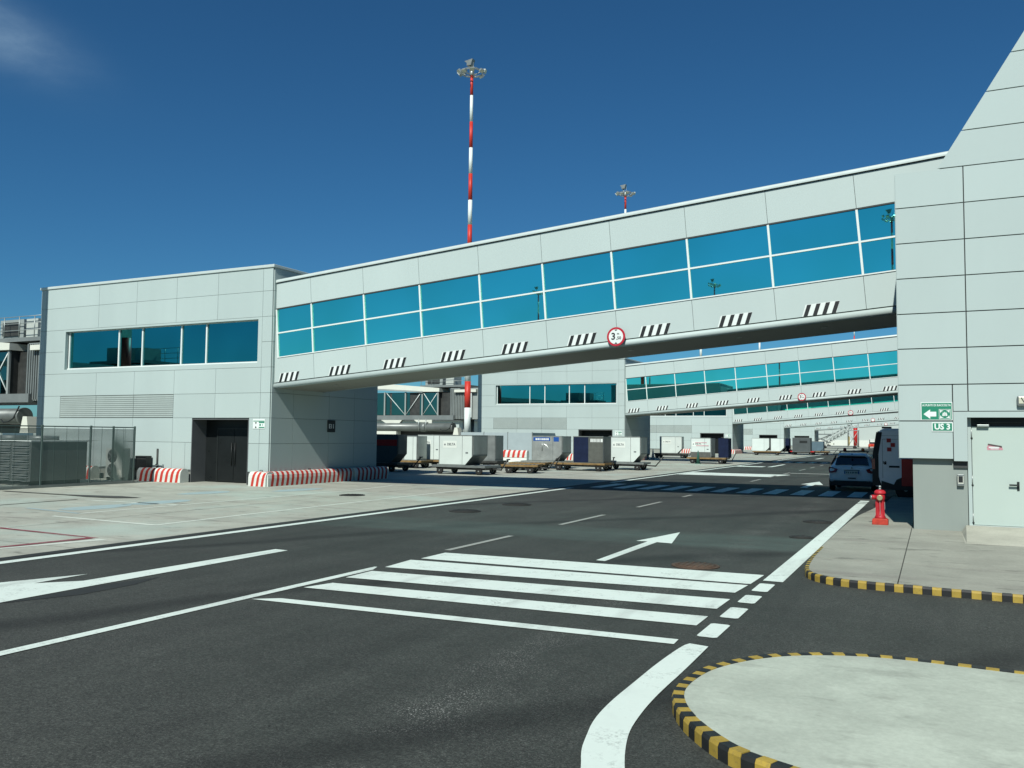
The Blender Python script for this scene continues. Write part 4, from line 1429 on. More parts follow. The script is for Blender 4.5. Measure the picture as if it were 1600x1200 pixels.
# ================================================================== PASSENGER JETWAYS
jet = thing('jet_bridge', 'grey glazed jetway with white roof and big pipe between the first two gate buildings', 'jetway', (-39.3, 69.5, 0), 0, 'jetways at the gate buildings')
# rotunda / corrugated canopy next to the gate building
MB().box(-1.5, 2.7, 0.2, 3.4, 3.5, 6.4).build('vestibule', 'corrugated', jet)
cor = MB()
for k in range(9):
    x = -1.45 + k * 0.17
    cor.box(x, x + 0.085, 0.10, 0.2, 3.55, 6.35)
o = cor.build('corrugation', 'jet_grey', jet)
o['kind'] = 'stuff'
for x, mt in ((0.16, 'corrugated'), (0.62, 'frame')):
    MB().box(x, x + 0.28, -0.05, 0.12, 3.3 if mt == 'corrugated' else 3.65, 6.25).build('canopy_post', mt, jet)
MB().box(-0.35, 0.1, 0.0, 0.2, 6.0, 6.5).build('canopy_beam', 'dark_metal', jet)
MB().box(-0.9, 1.4, -0.15, 0.2, 6.0, 6.25).build('canopy_top', 'cream', jet)
MB().box(-2.7, -1.5, 0.5, 3.0, 3.7, 6.0).build('bellows', 'dark_metal', jet)
# glazed tunnel
MB().box(-21, -2.7, 0.12, 3.1, 3.85, 6.05).build('tunnel_body', 'dark_metal', jet)
for k in range(7):
    x0 = -3.6 - k * 2.3
    MB().box(x0 - 2.15 + 0.04 if k else x0 - 1.2, x0 - 0.04 if k else x0 + 0.85, 0.09, 0.115, 3.9, 6.0).build('glass_panel', 'glass_jet', jet)
for x in (-2.75, -4.5, -6.4, -8.8, -11.1, -13.4, -15.7, -18.0, -20.3):
    MB().box(x - 0.07, x + 0.07, -0.02, 0.085, 3.85, 6.1).build('frame_post', 'corrugated', jet)
tr = MB()
tr.cyl((-6.3, 0.03, 3.95), (-4.65, 0.03, 6.05), 0.035)
tr.cyl((-4.4, 0.06, 6.0), (-2.85, 0.06, 3.95), 0.03)
tr.cyl((-4.4, 0.06, 3.95), (-2.85, 0.06, 6.0), 0.03)
tr.cyl((-8.6, 0.05, 6.0), (-6.5, 0.05, 3.95), 0.03)
tr.build('cross_braces', 'frame', jet)
rf = MB()
rf.prism([(-2.55, 6.08), (-2.55, 6.42), (-9.0, 6.95), (-21, 7.6), (-21, 7.2), (-9.0, 6.42), (-4.4, 6.10)], -0.12, 3.3, 'y')
rf.build('roof', 'cream', jet)
MB().prism([(-4.4, 6.02), (-4.4, 6.15), (-21, 7.15), (-21, 6.95)], -0.16, -0.10, 'y').build('roof_gutter', 'corrugated', jet)
MB().box(-21, -1.0, -0.05, 3.2, 3.42, 3.85).build('floor_beam', 'jet_grey', jet)
pp = MB()
pp.cyl((-0.9, -0.35, 2.72), (-21, -0.35, 2.72), 0.38, 0.38, 20)
pp.cyl((-3.7, -0.35, 2.72), (-4.3, -0.35, 2.72), 0.45, 0.45, 20)
pp.cyl((-0.9, -0.35, 2.72), (-0.75, -0.35, 2.72), 0.42, 0.42, 20)
pp.build('air_pipe', 'pipe', jet)
cl = MB()
cl.cyl((-3.6, -0.7, 2.4), (-3.6, -0.7, 3.5), 0.05)
cl.cyl((-4.4, -0.7, 2.4), (-4.4, -0.7, 3.5), 0.05)
cl.build('pipe_clamp', 'galv', jet)
MB().path([(-2.0, -0.75, 2.55), (-1.7, -0.8, 2.40), (-1.3, -0.8, 2.45), (-1.0, -0.78, 2.6), (-0.7, -0.7, 3.2)], 0.035).build('hose', 'black', jet)
MB().prism([(-5.2, 3.42), (-3.2, 3.42), (-3.2, 2.95), (-3.5, 2.95), (-3.6, 3.2), (-4.9, 3.2)], -0.3, -0.1, 'y').build('bracket', 'cream', jet)
MB().prism([(-9.0, 3.4), (-6.6, 3.4), (-7.0, 2.95), (-8.2, 2.95)], -0.25, 0.1, 'y').build('bracket', 'cream', jet)
MB().box(-12.0, -7.0, -0.6, 0.2, 1.95, 2.32).build('cable_tray', 'cream', jet)
MB().box(-21, -0.6, 0.6, 2.4, 1.9, 2.35).build('support_beam', 'dark_metal', jet)
MB().cyl((-0.3, 1.6, 0.0), (-0.3, 1.6, 3.5), 0.55, 0.55, 20).build('support_column', 'corrugated', jet)
MB().prism([(-0.75, 1.9), (-0.1, 1.9), (-0.25, 2.7), (-0.55, 2.7)], -0.6, 0.1, 'y').build('foot_fairing', 'cream', jet)
# roof platform with rails and plant
MB().box(-4.9, 0.3, 0.2, 3.3, 6.52, 6.72).build('platform', 'jet_grey', jet)
rl = MB()
for x in (-4.8, -3.6, -2.4, -1.2, 0.0):
    rl.cyl((x, 0.25, 6.7), (x, 0.25, 7.8), 0.022)
for z in (7.1, 7.45, 7.8):
    rl.cyl((-4.8, 0.25, z), (0.2, 0.25, z), 0.018)
rl.build('handrail', 'galv', jet)
MB().box(-4.6, -2.7, 0.7, 2.2, 6.72, 7.75).build('roof_plant', 'corrugated', jet)
MB().box(-2.2, -1.3, 0.5, 1.9, 6.72, 7.7).build('roof_plant', 'ac_white', jet)
MB().box(-4.3, -3.0, 0.62, 0.7, 6.9, 7.6).build('plant_grille', 'dark_metal', jet)
dup(jet, 'jetway end with roof railing at the left edge beside the nearest gate building', loc=(-39.3, 69.5 - 41.95, 0))
dup(jet, 'jetway outside the left edge of view mirrored in the nearest gate building windows', loc=(-46.5, 8.5, 0))

# ================================================================== BAGGAGE DOLLIES
def wheel_mb(r=0.19, w=0.12):
    m = MB()
    m.lathe([(r * 0.62, -w / 2), (r * 0.93, -w / 2), (r, -w / 3), (r, w / 3), (r * 0.93, w / 2), (r * 0.62, w / 2)], 16, axis='y')
    h = MB()
    h.lathe([(r * 0.62, -w / 2 + 0.01), (r * 0.55, -w / 2 - 0.005), (r * 0.2, -w / 2 + 0.0), (r * 0.18, w / 2 + 0.01)], 12, axis='y')
    return m, h


def dolly(loc, rotz, label, deck='orange_yellow', L=2.5, Wd=1.65, drawbar=1.0):
    t = thing('container_dolly', label, 'dolly', loc, rotz, 'baggage container dollies on the apron')
    d = MB()
    d.box(-L / 2, L / 2, -Wd / 2, -Wd / 2 + 0.10, 0.36, 0.47).box(-L / 2, L / 2, Wd / 2 - 0.10, Wd / 2, 0.36, 0.47)
    d.box(-L / 2, -L / 2 + 0.10, -Wd / 2 + 0.10, Wd / 2 - 0.10, 0.36, 0.47).box(L / 2 - 0.10, L / 2, -Wd / 2 + 0.10, Wd / 2 - 0.10, 0.36, 0.47)
    d.build('deck_frame', deck, t)
    r = MB()
    for k in range(8):
        x = -L / 2 + 0.2 + k * (L - 0.4) / 7
        r.cyl((x, -Wd / 2 + 0.1, 0.43), (x, Wd / 2 - 0.1, 0.43), 0.04)
    r.build('rollers', 'galv', t)
    c_ = MB()
    c_.box(-L / 2 + 0.15, L / 2 - 0.15, -0.5, 0.5, 0.24, 0.36).box(-L / 2 + 0.2, L / 2 - 0.2, -Wd / 2 + 0.1, Wd / 2 - 0.1, 0.28, 0.33)
    c_.build('chassis', 'dark_metal', t)
    if drawbar:
        b_ = MB()
        b_.cyl((L / 2 - 0.1, 0, 0.30), (L / 2 + drawbar * 0.55, 0, 0.26), 0.04)
        b_.cyl((L / 2 + drawbar * 0.5, 0, 0.25), (L / 2 + drawbar, -0.05, 0.80), 0.035)
        b_.cyl((L / 2 + drawbar, -0.2, 0.80), (L / 2 + drawbar, 0.12, 0.80), 0.03)
        b_.build('drawbar', 'dark_metal', t)
    wm, hm = wheel_mb()
    for sx in (-1, 1):
        for sy in (-1, 1):
            w = wm.build('wheel', 'rubber', t, (sx * (L / 2 - 0.42), sy * (Wd / 2 - 0.13), 0.19), 0 if sy < 0 else math.pi)
            hm.build('hub', 'galv', w)
    return t


def container(loc, rotz, label, kind='white', cut='right', text=None, z0=0.47, dims=(2.0, 1.53, 1.56), flap=False):
    """unit load container: local x along its contour face, front face at local y=0, lower corner cut on one side"""
    Wc, Hc, Dc = dims
    t = thing('baggage_container', label, 'container', (loc[0], loc[1], z0), rotz, 'baggage containers parked on dollies')
    body, face, trim = {'white': ('cont_white', 'cont_white', 'galv'), 'silver': ('alu', 'alu', 'galv'), 'navy': ('dark_cont', 'navy', 'mid_metal'),
                        'dark': ('dark_cont', 'dark_cont', 'mid_metal'), 'bluegrey': ('blue_grey', 'blue_grey', 'mid_metal'), 'deepnavy': ('navy', 'navy', 'navy'), 'grey': ('alu_dull', 'alu_dull', 'galv')}[kind]
    cx = 0.45
    if cut == 'right':
        pl = [(0, 0), (Wc - cx, 0), (Wc, 0.48), (Wc, Hc), (0, Hc)]
    elif cut == 'left':
        pl = [(cx, 0), (Wc, 0), (Wc, Hc), (0, Hc), (0, 0.48)]
    else:
        pl = [(0, 0), (Wc, 0), (Wc, Hc), (0, Hc)]
    b_ = MB()
    b_.prism(pl, 0.02, Dc, 'y', 0)
    b_.build('shell', 'alu_dull' if kind in ('white', 'silver') else body, t)
    # face sheets in two bays with a recessed joint, aluminium rim
    xs_ = 0.70 * Wc if cut != 'left' else 0.42 * Wc
    ins = 0.035

    def bay(xa, xb, mt):
        p = clip_poly(pl, lambda q: q[0] - xa)
        p = clip_poly(p, lambda q: xb - q[0])
        p = clip_poly(p, lambda q: q[1] - ins)
        p = clip_poly(p, lambda q: Hc - ins - q[1])
        return MB().prism(p, 0.004, 0.02, 'y').build('face_panel', mt, t)
    if kind == 'navy':
        bay(ins, Wc * 0.50, 'navy')
        bay(Wc * 0.50 + 0.03, Wc - ins, 'grey_curtain')
    else:
        bay(ins, xs_ - 0.012, face)
        bay(xs_ + 0.012, Wc - 0.03, face)
    rim = MB()
    rim.box(0, Wc, -0.006, 0.02, Hc - ins, Hc + 0.012)
    rim.box(0, ins, -0.006, 0.02, 0.0, Hc - ins)
    rim.build('rim', trim, t)
    bp = MB()
    bp.box(pl[0][0], pl[1][0], -0.01, Dc, -0.03, 0.0)
    bp.build('base_plate', 'galv', t)
    # side sheet on the road side, with a curtain or door
    MB().box(Wc, Wc + 0.012, 0.10, Dc - 0.08, 0.55 if cut == 'right' else 0.08, Hc - 0.06).build('side_panel', body if kind != 'white' else 'alu', t)
    if text:
        pw, ph = 0.78, 0.36
        px_ = 0.33 * Wc
        pz = Hc * 0.69
        plate = MB().box(px_ - pw * 0.52, px_ + pw * 0.52, -0.002, 0.0035, pz - ph / 2, pz + ph / 2).build('name_plate', 'cont_plate', t)
        lettering(text, 0.17, 'ink', plate, (px_ + 0.08, -0.0045, pz), bold=0.005, sx=0.95)
        MB().prism([(px_ - 0.36, pz - 0.05), (px_ - 0.24, pz - 0.05), (px_ - 0.30, pz + 0.06)], -0.006, -0.003, 'y').build('emblem', 'ink', plate)
        MB().box(Wc * 0.80, Wc * 0.80 + 0.15, -0.002, 0.0035, 0.60, 0.67).build('data_plate', 'ink', t)
    if kind == 'silver':
        lb_ = MB().box(0.10, 1.22, -0.002, 0.0035, Hc - 0.30, Hc - 0.08).build('blue_label', 'blue_label', t)
        pr = MB()
        x = 0.25
        for wl_ in (0.12, 0.10, 0.07, 0.0, 0.10, 0.12, 0.09, 0.11):
            if wl_:
                pr.box(x, x + wl_, -0.005, -0.0025, Hc - 0.25, Hc - 0.14)
            x += wl_ + 0.025
        pr.build('label_print', 'ink_white', lb_)
        MB().box(1.45, 1.80, -0.002, 0.0035, Hc - 0.33, Hc - 0.06).build('blue_label', 'blue_label', t)
        rb = MB()
        rb.cyl((0.70, -0.012, Hc * 0.42), (0.70, -0.012, Hc * 0.75), 0.03)
        rb.lathe([(0.42, 0.0), (0.40, 0.010), (0.30, 0.006), (0.05, 0.008)], 24, (0.72, 0.004, Hc * 0.42), 'y', 0, False)
        rb.build('pressed_dish', 'alu', t)
    if kind == 'navy':
        pr = MB()
        x = 1.07
        for wl_ in (0.10, 0.10, 0.07, 0.07, 0.07, 0.07, 0.07, 0.13):
            pr.box(x, x + wl_ - 0.02, -0.001, 0.0035, Hc - 0.32, Hc - 0.13)
            x += wl_ + 0.012
        pr.build('curtain_print', 'ink_white', t)
    if flap:
        MB().box(0.02, Wc - 0.02, -0.016, -0.0065, 0.0, 0.42).build('lower_flap', 'grey_curtain', t)
        MB().box(0.35, 1.25, -0.012, -0.0065, 1.12, 1.16).box(0.42, 1.4, -0.012, -0.0065, 0.88, 0.93).build('print_line', 'sticker', t)
    return t


D_ = dolly
D_((-21.75, 38.9, 0), -0.05, 'dolly with raised drawbar under the front white container', 'mid_metal', L=3.2, drawbar=0.9)
container((-23.03, 38.25), -0.03, 'front white container with name plate nearest the shadow', 'white', 'right', 'DELTA')
D_((-27.5, 46.0, 0), 0.05, 'dolly under the white container behind the front one', 'orange_yellow', L=2.6)
container((-28.75, 45.2), 0.02, 'white container with name plate left of and behind the front one', 'white', 'none', 'DELTA', dims=(1.62, 1.53, 1.5))
D_((-27.2, 39.3, 0), 0.03, 'dolly in the shade beside the gate building corner', 'dark_metal', L=2.8)
cz = container((-27.95, 38.75), 0.02, 'dark container with a red band half hidden by the gate building', 'dark', 'right', dims=(2.0, 1.53, 0.95))
MB().box(0.05, 1.95, -0.004, 0.003, 0.92, 1.25).build('red_band', 'red', cz)
D_((-28.3, 44.0, 0), 0.1, 'rusty dolly in the gap between the dark and white containers', 'orange_yellow', L=1.9, drawbar=0)
container((-28.65, 43.5), 0.03, 'narrow pale container end standing in the gap behind the dark one', 'white', 'none', dims=(0.9, 1.45, 1.2))
D_((-20.0, 41.9, 0), 0.25, 'empty dolly with yellow deck right of the front white container', 'orange_yellow', L=2.0, drawbar=0.9)
D_((-21.2, 45.6, 0), 0.15, 'empty yellow decked dolly farther back between the container groups', 'orange_yellow', L=2.2, drawbar=0.7)
D_((-21.6, 49.0, 0), 0.0, 'dolly under the silver container with blue labels', 'galv', L=3.0, drawbar=0)
container((-22.35, 48.2), 0.02, 'bare silver container with blue labels on its front', 'silver', 'right')
D_((-18.6, 47.2, 0), 0.02, 'yellow edged dolly under the navy and grey curtained container', 'orange_yellow', L=3.3, drawbar=0.3)
container((-18.95, 46.6), 0.02, 'container with navy left half and grey right curtain', 'navy', 'none', dims=(1.86, 1.53, 1.4))
D_((-16.9, 50.2, 0), 0.04, 'dolly under the white container right of the curtained one', 'mid_metal', L=2.6, drawbar=1.0)
container((-17.82, 49.5), 0.03, 'white container with name plate below the second gate doorway', 'white', 'right', 'DELTA')
D_((-22.8, 81.2, 0), 0.02, 'long dolly behind the white cone', 'dark_metal', L=3.3, drawbar=0.3)
container((-23.75, 80.5), 0.14, 'white container with creased side curtain behind the white cone', 'white', 'right', 'DELTA', dims=(2.1, 1.6, 1.6))
D_((-15.8, 66.7, 0), 0.02, 'dolly behind the green cone', 'orange_yellow', L=3.0, drawbar=0.6)
container((-17.0, 66.0), 0.0, 'white container with grey lower flap behind the green cone', 'white', 'none', 'DELTA', dims=(1.55, 1.5, 1.5), flap=True)
container((-15.0, 66.6), 0.0, 'tall dark navy container end right of the green cone', 'deepnavy', 'none', dims=(0.75, 1.5, 1.2))
D_((-17.9, 105.0, 0), 0.1, 'low dolly under the far white container', 'orange_yellow', L=3.2, drawbar=0.6)
container((-19.5, 104.2), 0.05, 'far white container with a grey slanted flap', 'white', 'right', None, dims=(2.0, 1.53, 1.5))
container((-17.35, 104.4), 0.05, 'far white container beside the first one with a crossed strap', 'white', 'right', None, dims=(1.5, 1.53, 1.5))
D_((-18.3, 120.7, 0), 0.0, 'dolly under the far navy container', 'dark_metal', L=2.4)
container((-19.3, 120.0), 0.0, 'plain navy container with a slanted lower corner in the far group', 'deepnavy', 'right', None, dims=(1.75, 1.75, 1.5), z0=0.25)
D_((-14.6, 111.0, 0), 0.0, 'dolly under the dark container in the far group', 'red', L=2.8)
cz = container((-15.7, 110.0), 0.0, 'charcoal container with a black plate in the far group', 'dark', 'none', None, dims=(2.1, 1.70, 1.5), z0=0.40)
MB().box(0.85, 1.75, -0.004, 0.003, 1.05, 1.35).build('black_plate', 'black', cz)
D_((-12.9, 113.0, 0), 0.0, 'dolly under the small blue grey container', 'orange_yellow', L=2.4)
container((-13.8, 112.2), 0.0, 'small blue grey container right of the charcoal one', 'bluegrey', 'none', None, dims=(1.45, 1.2, 1.3))


container((-25.25, 46.2), 0.03, 'silver container end peeking out right behind the front white container', 'grey', 'none', dims=(1.35, 1.53, 1.2))
D_((-24.6, 46.8, 0), 0.03, 'dark dolly under the silver container end behind the front one', 'dark_metal', L=1.9, drawbar=0)


def cone(loc, label, mat, h=0.8, lean=0.0):
    t = thing('traffic_cone', label, 'cone', loc, 0, 'cones in front of the dollies')
    MB().box(-0.2, 0.2, -0.2, 0.2, 0, 0.04).build('base', mat, t)
    MB().lathe([(0.16, 0.04), (0.03, h), (0.02, h + 0.01)], 14).build('cone', mat, t)
    return t


cone((-22.3, 73.5, 0), 'grey white cone leaning near the second gate building corner', 'ink_white', 0.95)
cone((-16.25, 65.3, 0), 'dark green cone in front of the white container', 'cone_green', 1.0)

# ================================================================== CAR
def loft(sections, mat_of=None):
    m = MB()
    n = len(sections[0])
    for s0, s1 in zip(sections, sections[1:]):
        for j in range(n):
            j2 = (j + 1) % n
            m.quad([s0[j], s0[j2], s1[j2], s1[j]], 0, True)
    m.quad(sections[0], 0)
    m.quad(sections[-1][::-1], 0)
    return m


def weld(o, dist=0.002, sub=0):
    bm = bmesh.new()
    bm.from_mesh(o.data)
    bmesh.ops.remove_doubles(bm, verts=bm.verts, dist=dist)
    bmesh.ops.recalc_face_normals(bm, faces=bm.faces)
    bm.to_mesh(o.data)
    bm.free()
    if sub:
        s = o.modifiers.new('sub', 'SUBSURF')
        s.levels = sub
        s.render_levels = sub


def ring(y, hw, zb, zt, roof=None, hr=None):
    """closed cross-section at y: lower body, and if roof is given the cabin above"""
    top = zt if roof is None else roof
    hr = hw * 0.9 if hr is None else hr
    half = [(hw * 0.86, zb), (hw * 0.985, zb + 0.10), (hw, zb + 0.34), (hw * 0.975, zt - 0.05), (hw * 0.93, zt)]
    if roof is None:
        half += [(hw * 0.80, zt + 0.01), (hw * 0.5, zt + 0.02), (hw * 0.25, zt + 0.025)]
    else:
        half += [(hr * 1.02, top - 0.16), (hr * 0.86, top - 0.03), (hr * 0.4, top)]
    pts = [(x, y, z) for x, z in half]
    return pts + [(-x, y, z) for x, z in half[::-1]]


def car(loc, label):
    t = thing('parked_car', label, 'car', loc)
    # local y: rear at 0, nose at +3.9
    secs = [ring(0.03, 0.74, 0.40, 0.86, 0.90, 0.66), ring(0.10, 0.82, 0.30, 0.90, 0.98, 0.70), ring(0.30, 0.85, 0.27, 0.92, 1.22, 0.62), ring(0.52, 0.86, 0.25, 0.93, 1.40, 0.58), ring(0.95, 0.865, 0.23, 0.93, 1.45, 0.59),
            ring(1.8, 0.865, 0.22, 0.92, 1.46, 0.60), ring(2.3, 0.86, 0.22, 0.91, 1.38, 0.60), ring(2.75, 0.86, 0.22, 0.90, 1.10, 0.66), ring(3.05, 0.85, 0.23, 0.88, 0.93, 0.75), ring(3.6, 0.80, 0.27, 0.76, 0.79, 0.70), ring(3.92, 0.66, 0.36, 0.60, 0.62, 0.58)]
    o = loft(secs).build('body', 'car_white', t)
    weld(o, 0.002, 2)
    # rear window, slightly proud of the hatch
    rw = MB()
    P_ = [(-0.60, 0.135, 0.985), (0.60, 0.135, 0.985), (0.545, 0.37, 1.25), (0.42, 0.445, 1.315), (-0.42, 0.445, 1.315), (-0.545, 0.37, 1.25)]
    Q_ = [(x, y - 0.045, z + 0.03) for x, y, z in P_]
    rw.quad(Q_)
    for k in range(6):
        k2 = (k + 1) % 6
        rw.quad([P_[k], P_[k2], Q_[k2], Q_[k]])
    rw.build('rear_window', 'car_glass', t)
    sp_ = MB().prism([(0.30, 1.375), (0.62, 1.445), (0.62, 1.40), (0.33, 1.335)], -0.50, 0.50, 'x').build('roof_spoiler', 'car_white', t, bevel=0.01)
    for s in (-1, 1):
        sw = MB()
        xx = s * 0.835
        sw.quad([(xx, 0.55, 0.96), (xx, 2.55, 0.95), (s * 0.66, 2.2, 1.34), (s * 0.655, 0.75, 1.36)])
        sw.quad([(xx * 0.96, 0.55, 0.96), (xx * 0.96, 2.55, 0.95), (s * 0.63, 2.2, 1.34), (s * 0.625, 0.75, 1.36)])
        sw.build('side_window', 'car_glass', t)
        tl = MB()
        a = [(s * 0.79, 0.10, 0.93), (s * 0.50, 0.02, 0.84), (s * 0.56, 0.00, 0.72), (s * 0.80, 0.06, 0.68), (s * 0.855, 0.30, 0.86)]
        bq = [(x + s * 0.012, y - 0.045, z) for x, y, z in a]
        tl.quad(bq)
        for k in range(5):
            k2 = (k + 1) % 5
            tl.quad([a[k], a[k2], bq[k2], bq[k]])
        tl.build('tail_lamp', 'lamp_red', t)
        mr = MB().box(s * 0.87 - 0.02 * s, s * 1.0, 2.15, 2.25, 0.93, 1.07) if s > 0 else MB().box(-1.0, -0.87, 2.15, 2.25, 0.93, 1.07)
        mr.build('mirror', 'car_dark', t, bevel=0.02)
        rr_ = MB()
        rr_.cyl((s * 0.50, 0.75, 1.47), (s * 0.50, 2.0, 1.50), 0.018)
        rr_.build('roof_rail', 'car_dark', t)
    for y in (0.95, 1.75):
        MB().box(-0.52, 0.52, y - 0.02, y + 0.02, 1.49, 1.52).build('roof_bar', 'car_dark', t)
    for x in (-0.32, 0.34):
        bc_ = MB()
        bc_.lathe([(0.075, 1.515), (0.075, 1.54)], 12, (x, 0.95, 0))
        o = bc_.build('beacon_base', 'car_dark', t)
        MB().lathe([(0.065, 1.54), (0.06, 1.62), (0.03, 1.65)], 12, (x, 0.95, 0)).build('beacon_lens', 'orange_lamp' if x > 0 else 'lamp_red', o)
    MB().box(-0.03, 0.03, 0.20, 0.28, 1.405, 1.43).build('brake_lamp', 'car_dark', t)
    pl_ = MB().box(-0.265, 0.265, -0.035, 0.04, 0.66, 0.775).build('number_plate', 'sign_white', t)
    MB().box(-0.265, -0.225, -0.039, -0.0355, 0.662, 0.773).box(0.225, 0.265, -0.039, -0.0355, 0.662, 0.773).build('plate_band', 'blue_label', pl_)
    pk = MB()
    for k, x in enumerate((-0.19, -0.13, -0.05, 0.01, 0.06, 0.12, 0.17)):
        pk.box(x, x + 0.035, -0.039, -0.0355, 0.685, 0.75)
    pk.build('plate_print', 'ink', pl_)
    MB().box(-0.28, 0.28, -0.03, 0.04, 0.79, 0.81).build('hatch_handle', 'car_dark', t)
    MB().box(-0.14, 0.14, 0.0, 0.05, 0.48, 0.52).build('bumper_slot', 'car_dark', t)
    bm_ = MB()
    bm_.prism([(-0.76, 0.20), (0.76, 0.20), (0.78, 0.34), (0.62, 0.40), (-0.62, 0.40), (-0.78, 0.34)], -0.015, 0.30, 'y')
    bm_.build('lower_bumper', 'car_dark', t, bevel=0.02)
    MB().prism([(-0.035, 0.88), (0.0, 0.86), (0.035, 0.88), (0.0, 0.93)], -0.005, 0.06, 'y').build('badge', 'galv', t)
    MB().cyl((0.0, 0.06, 0.985), (0.28, 0.12, 1.02), 0.012).build('wiper', 'car_dark', t)
    wm, hm = wheel_mb(0.31, 0.19)
    for s in (-1, 1):
        for y in (0.62, 3.15):
            w = wm.build('wheel', 'rubber', t, (s * 0.76, y, 0.31), s * math.pi / 2)
            hm.build('rim', 'galv', w)
    return t


car((-2.87, 35.35, 0.004), 'white hatchback with roof bars and beacons in the bridge shadow')


# ================================================================== VAN parked across, its rear end showing
def van(loc, rotz, label, paint='car_white', livery=True):
    t = thing('parked_van', label, 'van', loc, rotz)
    # local x: rear at 0, nose towards +x; side facing the camera at y=0
    prof = [(0.03, 0.42), (0.0, 0.70), (0.03, 1.5), (0.14, 2.22), (0.28, 2.36), (3.6, 2.38), (4.05, 2.25), (4.75, 1.30), (5.35, 1.12), (5.45, 0.75), (5.42, 0.40), (4.9, 0.32), (0.5, 0.32)]
    b_ = MB().prism(prof, 0.0, 1.95, 'y')
    b_.build('body', paint, t, bevel=0.07)
    rd = MB().prism([(-0.03, 0.45), (0.24, 0.45), (0.16, 0.75), (0.16, 1.5), (0.28, 2.24), (0.10, 2.24), (-0.02, 1.5), (-0.04, 0.7)], -0.012, 1.96, 'y')
    rd.build('dark_rear_end', 'car_dark', t)  # dark cover over the rear end and its side edge
    MB().box(-0.05, 0.05, -0.03, 0.12, 1.0, 1.35).build('tail_lamp', 'lamp_red', t)
    wa = MB()
    wa.prism([(0.24, 0.32), (0.24, 0.62), (0.62, 0.50), (0.70, 0.66), (0.95, 0.78), (1.25, 0.70), (1.42, 0.45), (1.5, 0.32)], -0.012, 0.25, 'y')
    wa.build('wheel_arch', 'car_dark', t)
    MB().box(1.5, 4.0, -0.012, 0.05, 0.34, 0.50).build('sill_moulding', 'car_dark', t)
    if livery:
        MB().box(0.86, 2.6, -0.02, -0.001, 0.46, 1.36).build('red_panel', 'red', t)
        for x, z in ((0.42, 1.90), (0.54, 1.75), (0.43, 1.60)):
            MB().box(x, x + 0.13, -0.014, -0.001, z, z + 0.13).build('red_check', 'red', t)
        lettering('10', 0.13, 'car_dark', t, (0.34, -0.006, 1.22), bold=0.003)
    MB().box(0.33, 0.40, -0.03, -0.001, 1.16, 1.24).build('door_handle', 'car_dark', t)
    MB().box(0.48, 0.80, -0.025, -0.001, 1.06, 1.12).build('side_moulding', 'car_dark', t)
    o = MB()
    for (x0, x1, z0, z1) in ((0.28, 0.29, 0.7, 2.0), (0.28, 1.6, 2.0, 2.012), (0.16, 3.5, 2.12, 2.128)):
        o.box(x0, x1, -0.004, 0.0, z0, z1)
    o.build('panel_gap', 'mid_metal', t)
    MB().prism([(3.75, 1.35), (4.55, 1.35), (4.1, 2.05), (3.75, 2.05)], -0.012, 0.03, 'y').build('side_window', 'car_glass', t)
    MB().box(2.0, 3.5, -0.012, 0.03, 1.45, 2.05).build('side_window', 'car_glass', t)
    ws = MB()
    ws.quad([(4.10, 0.12, 2.22), (4.10, 1.83, 2.22), (4.76, 1.83, 1.34), (4.76, 0.12, 1.34)])
    ws.quad([(4.06, 0.12, 2.20), (4.06, 1.83, 2.20), (4.72, 1.83, 1.32), (4.72, 0.12, 1.32)])
    ws.build('windscreen', 'car_glass', t)
    MB().box(0.25, 0.55, 0.5, 0.7, 2.37, 2.43).build('roof_beacon', 'car_dark', t)
    wm, hm = wheel_mb(0.335, 0.2)
    for x in (0.98, 4.55):
        for y, rz in ((0.11, 0), (1.84, math.pi)):
            w = wm.build('wheel', 'rubber', t, (x, y, 0.335), rz)
            hm.build('rim', 'mid_metal', w)
    return t


van((-1.86, 31.35, 0.004), 0.0, 'white van with red checks parked in the shade behind the hydrant')
v2 = van((-29.6, 112.0, 0.0), 0.0, 'grey minibus parked behind the white containers at the third gate', 'van_grey', False)

# ================================================================== FAR END OF THE ROAD
far = thing('far_terminal_building', 'distant pale building closing the end of the road with a dark opening', 'building', (-60, 250, 0))
MB().box(0, 46.3, 0, 10, 0, 7.5).box(50.5, 70, 0, 10, 0, 7.5).box(46.3, 50.5, 0, 10, 4.2, 7.5).build('wall', 'far_wall', far)
MB().box(46.3, 50.5, 5, 5.2, 0, 4.2).build('dark_opening', 'core', far)
MB().box(0, 46.2, -0.1, 0, 0, 1.7).build('wall_base', 'bar_white', far)
MB().box(0, 70, -0.15, 0, 7.5, 7.8).build('roof_edge', 'coping', far)
t = thing('red_column', 'bright red column near the far end of the road', 'column', (-18.45, 240, 0))
MB().lathe([(0.5, 0), (0.5, 5.2), (0.46, 5.25)], 20).build('shaft', 'red', t)
MB().lathe([(0.62, 0), (0.62, 0.3)], 20).build('base', 'bar_white', t)

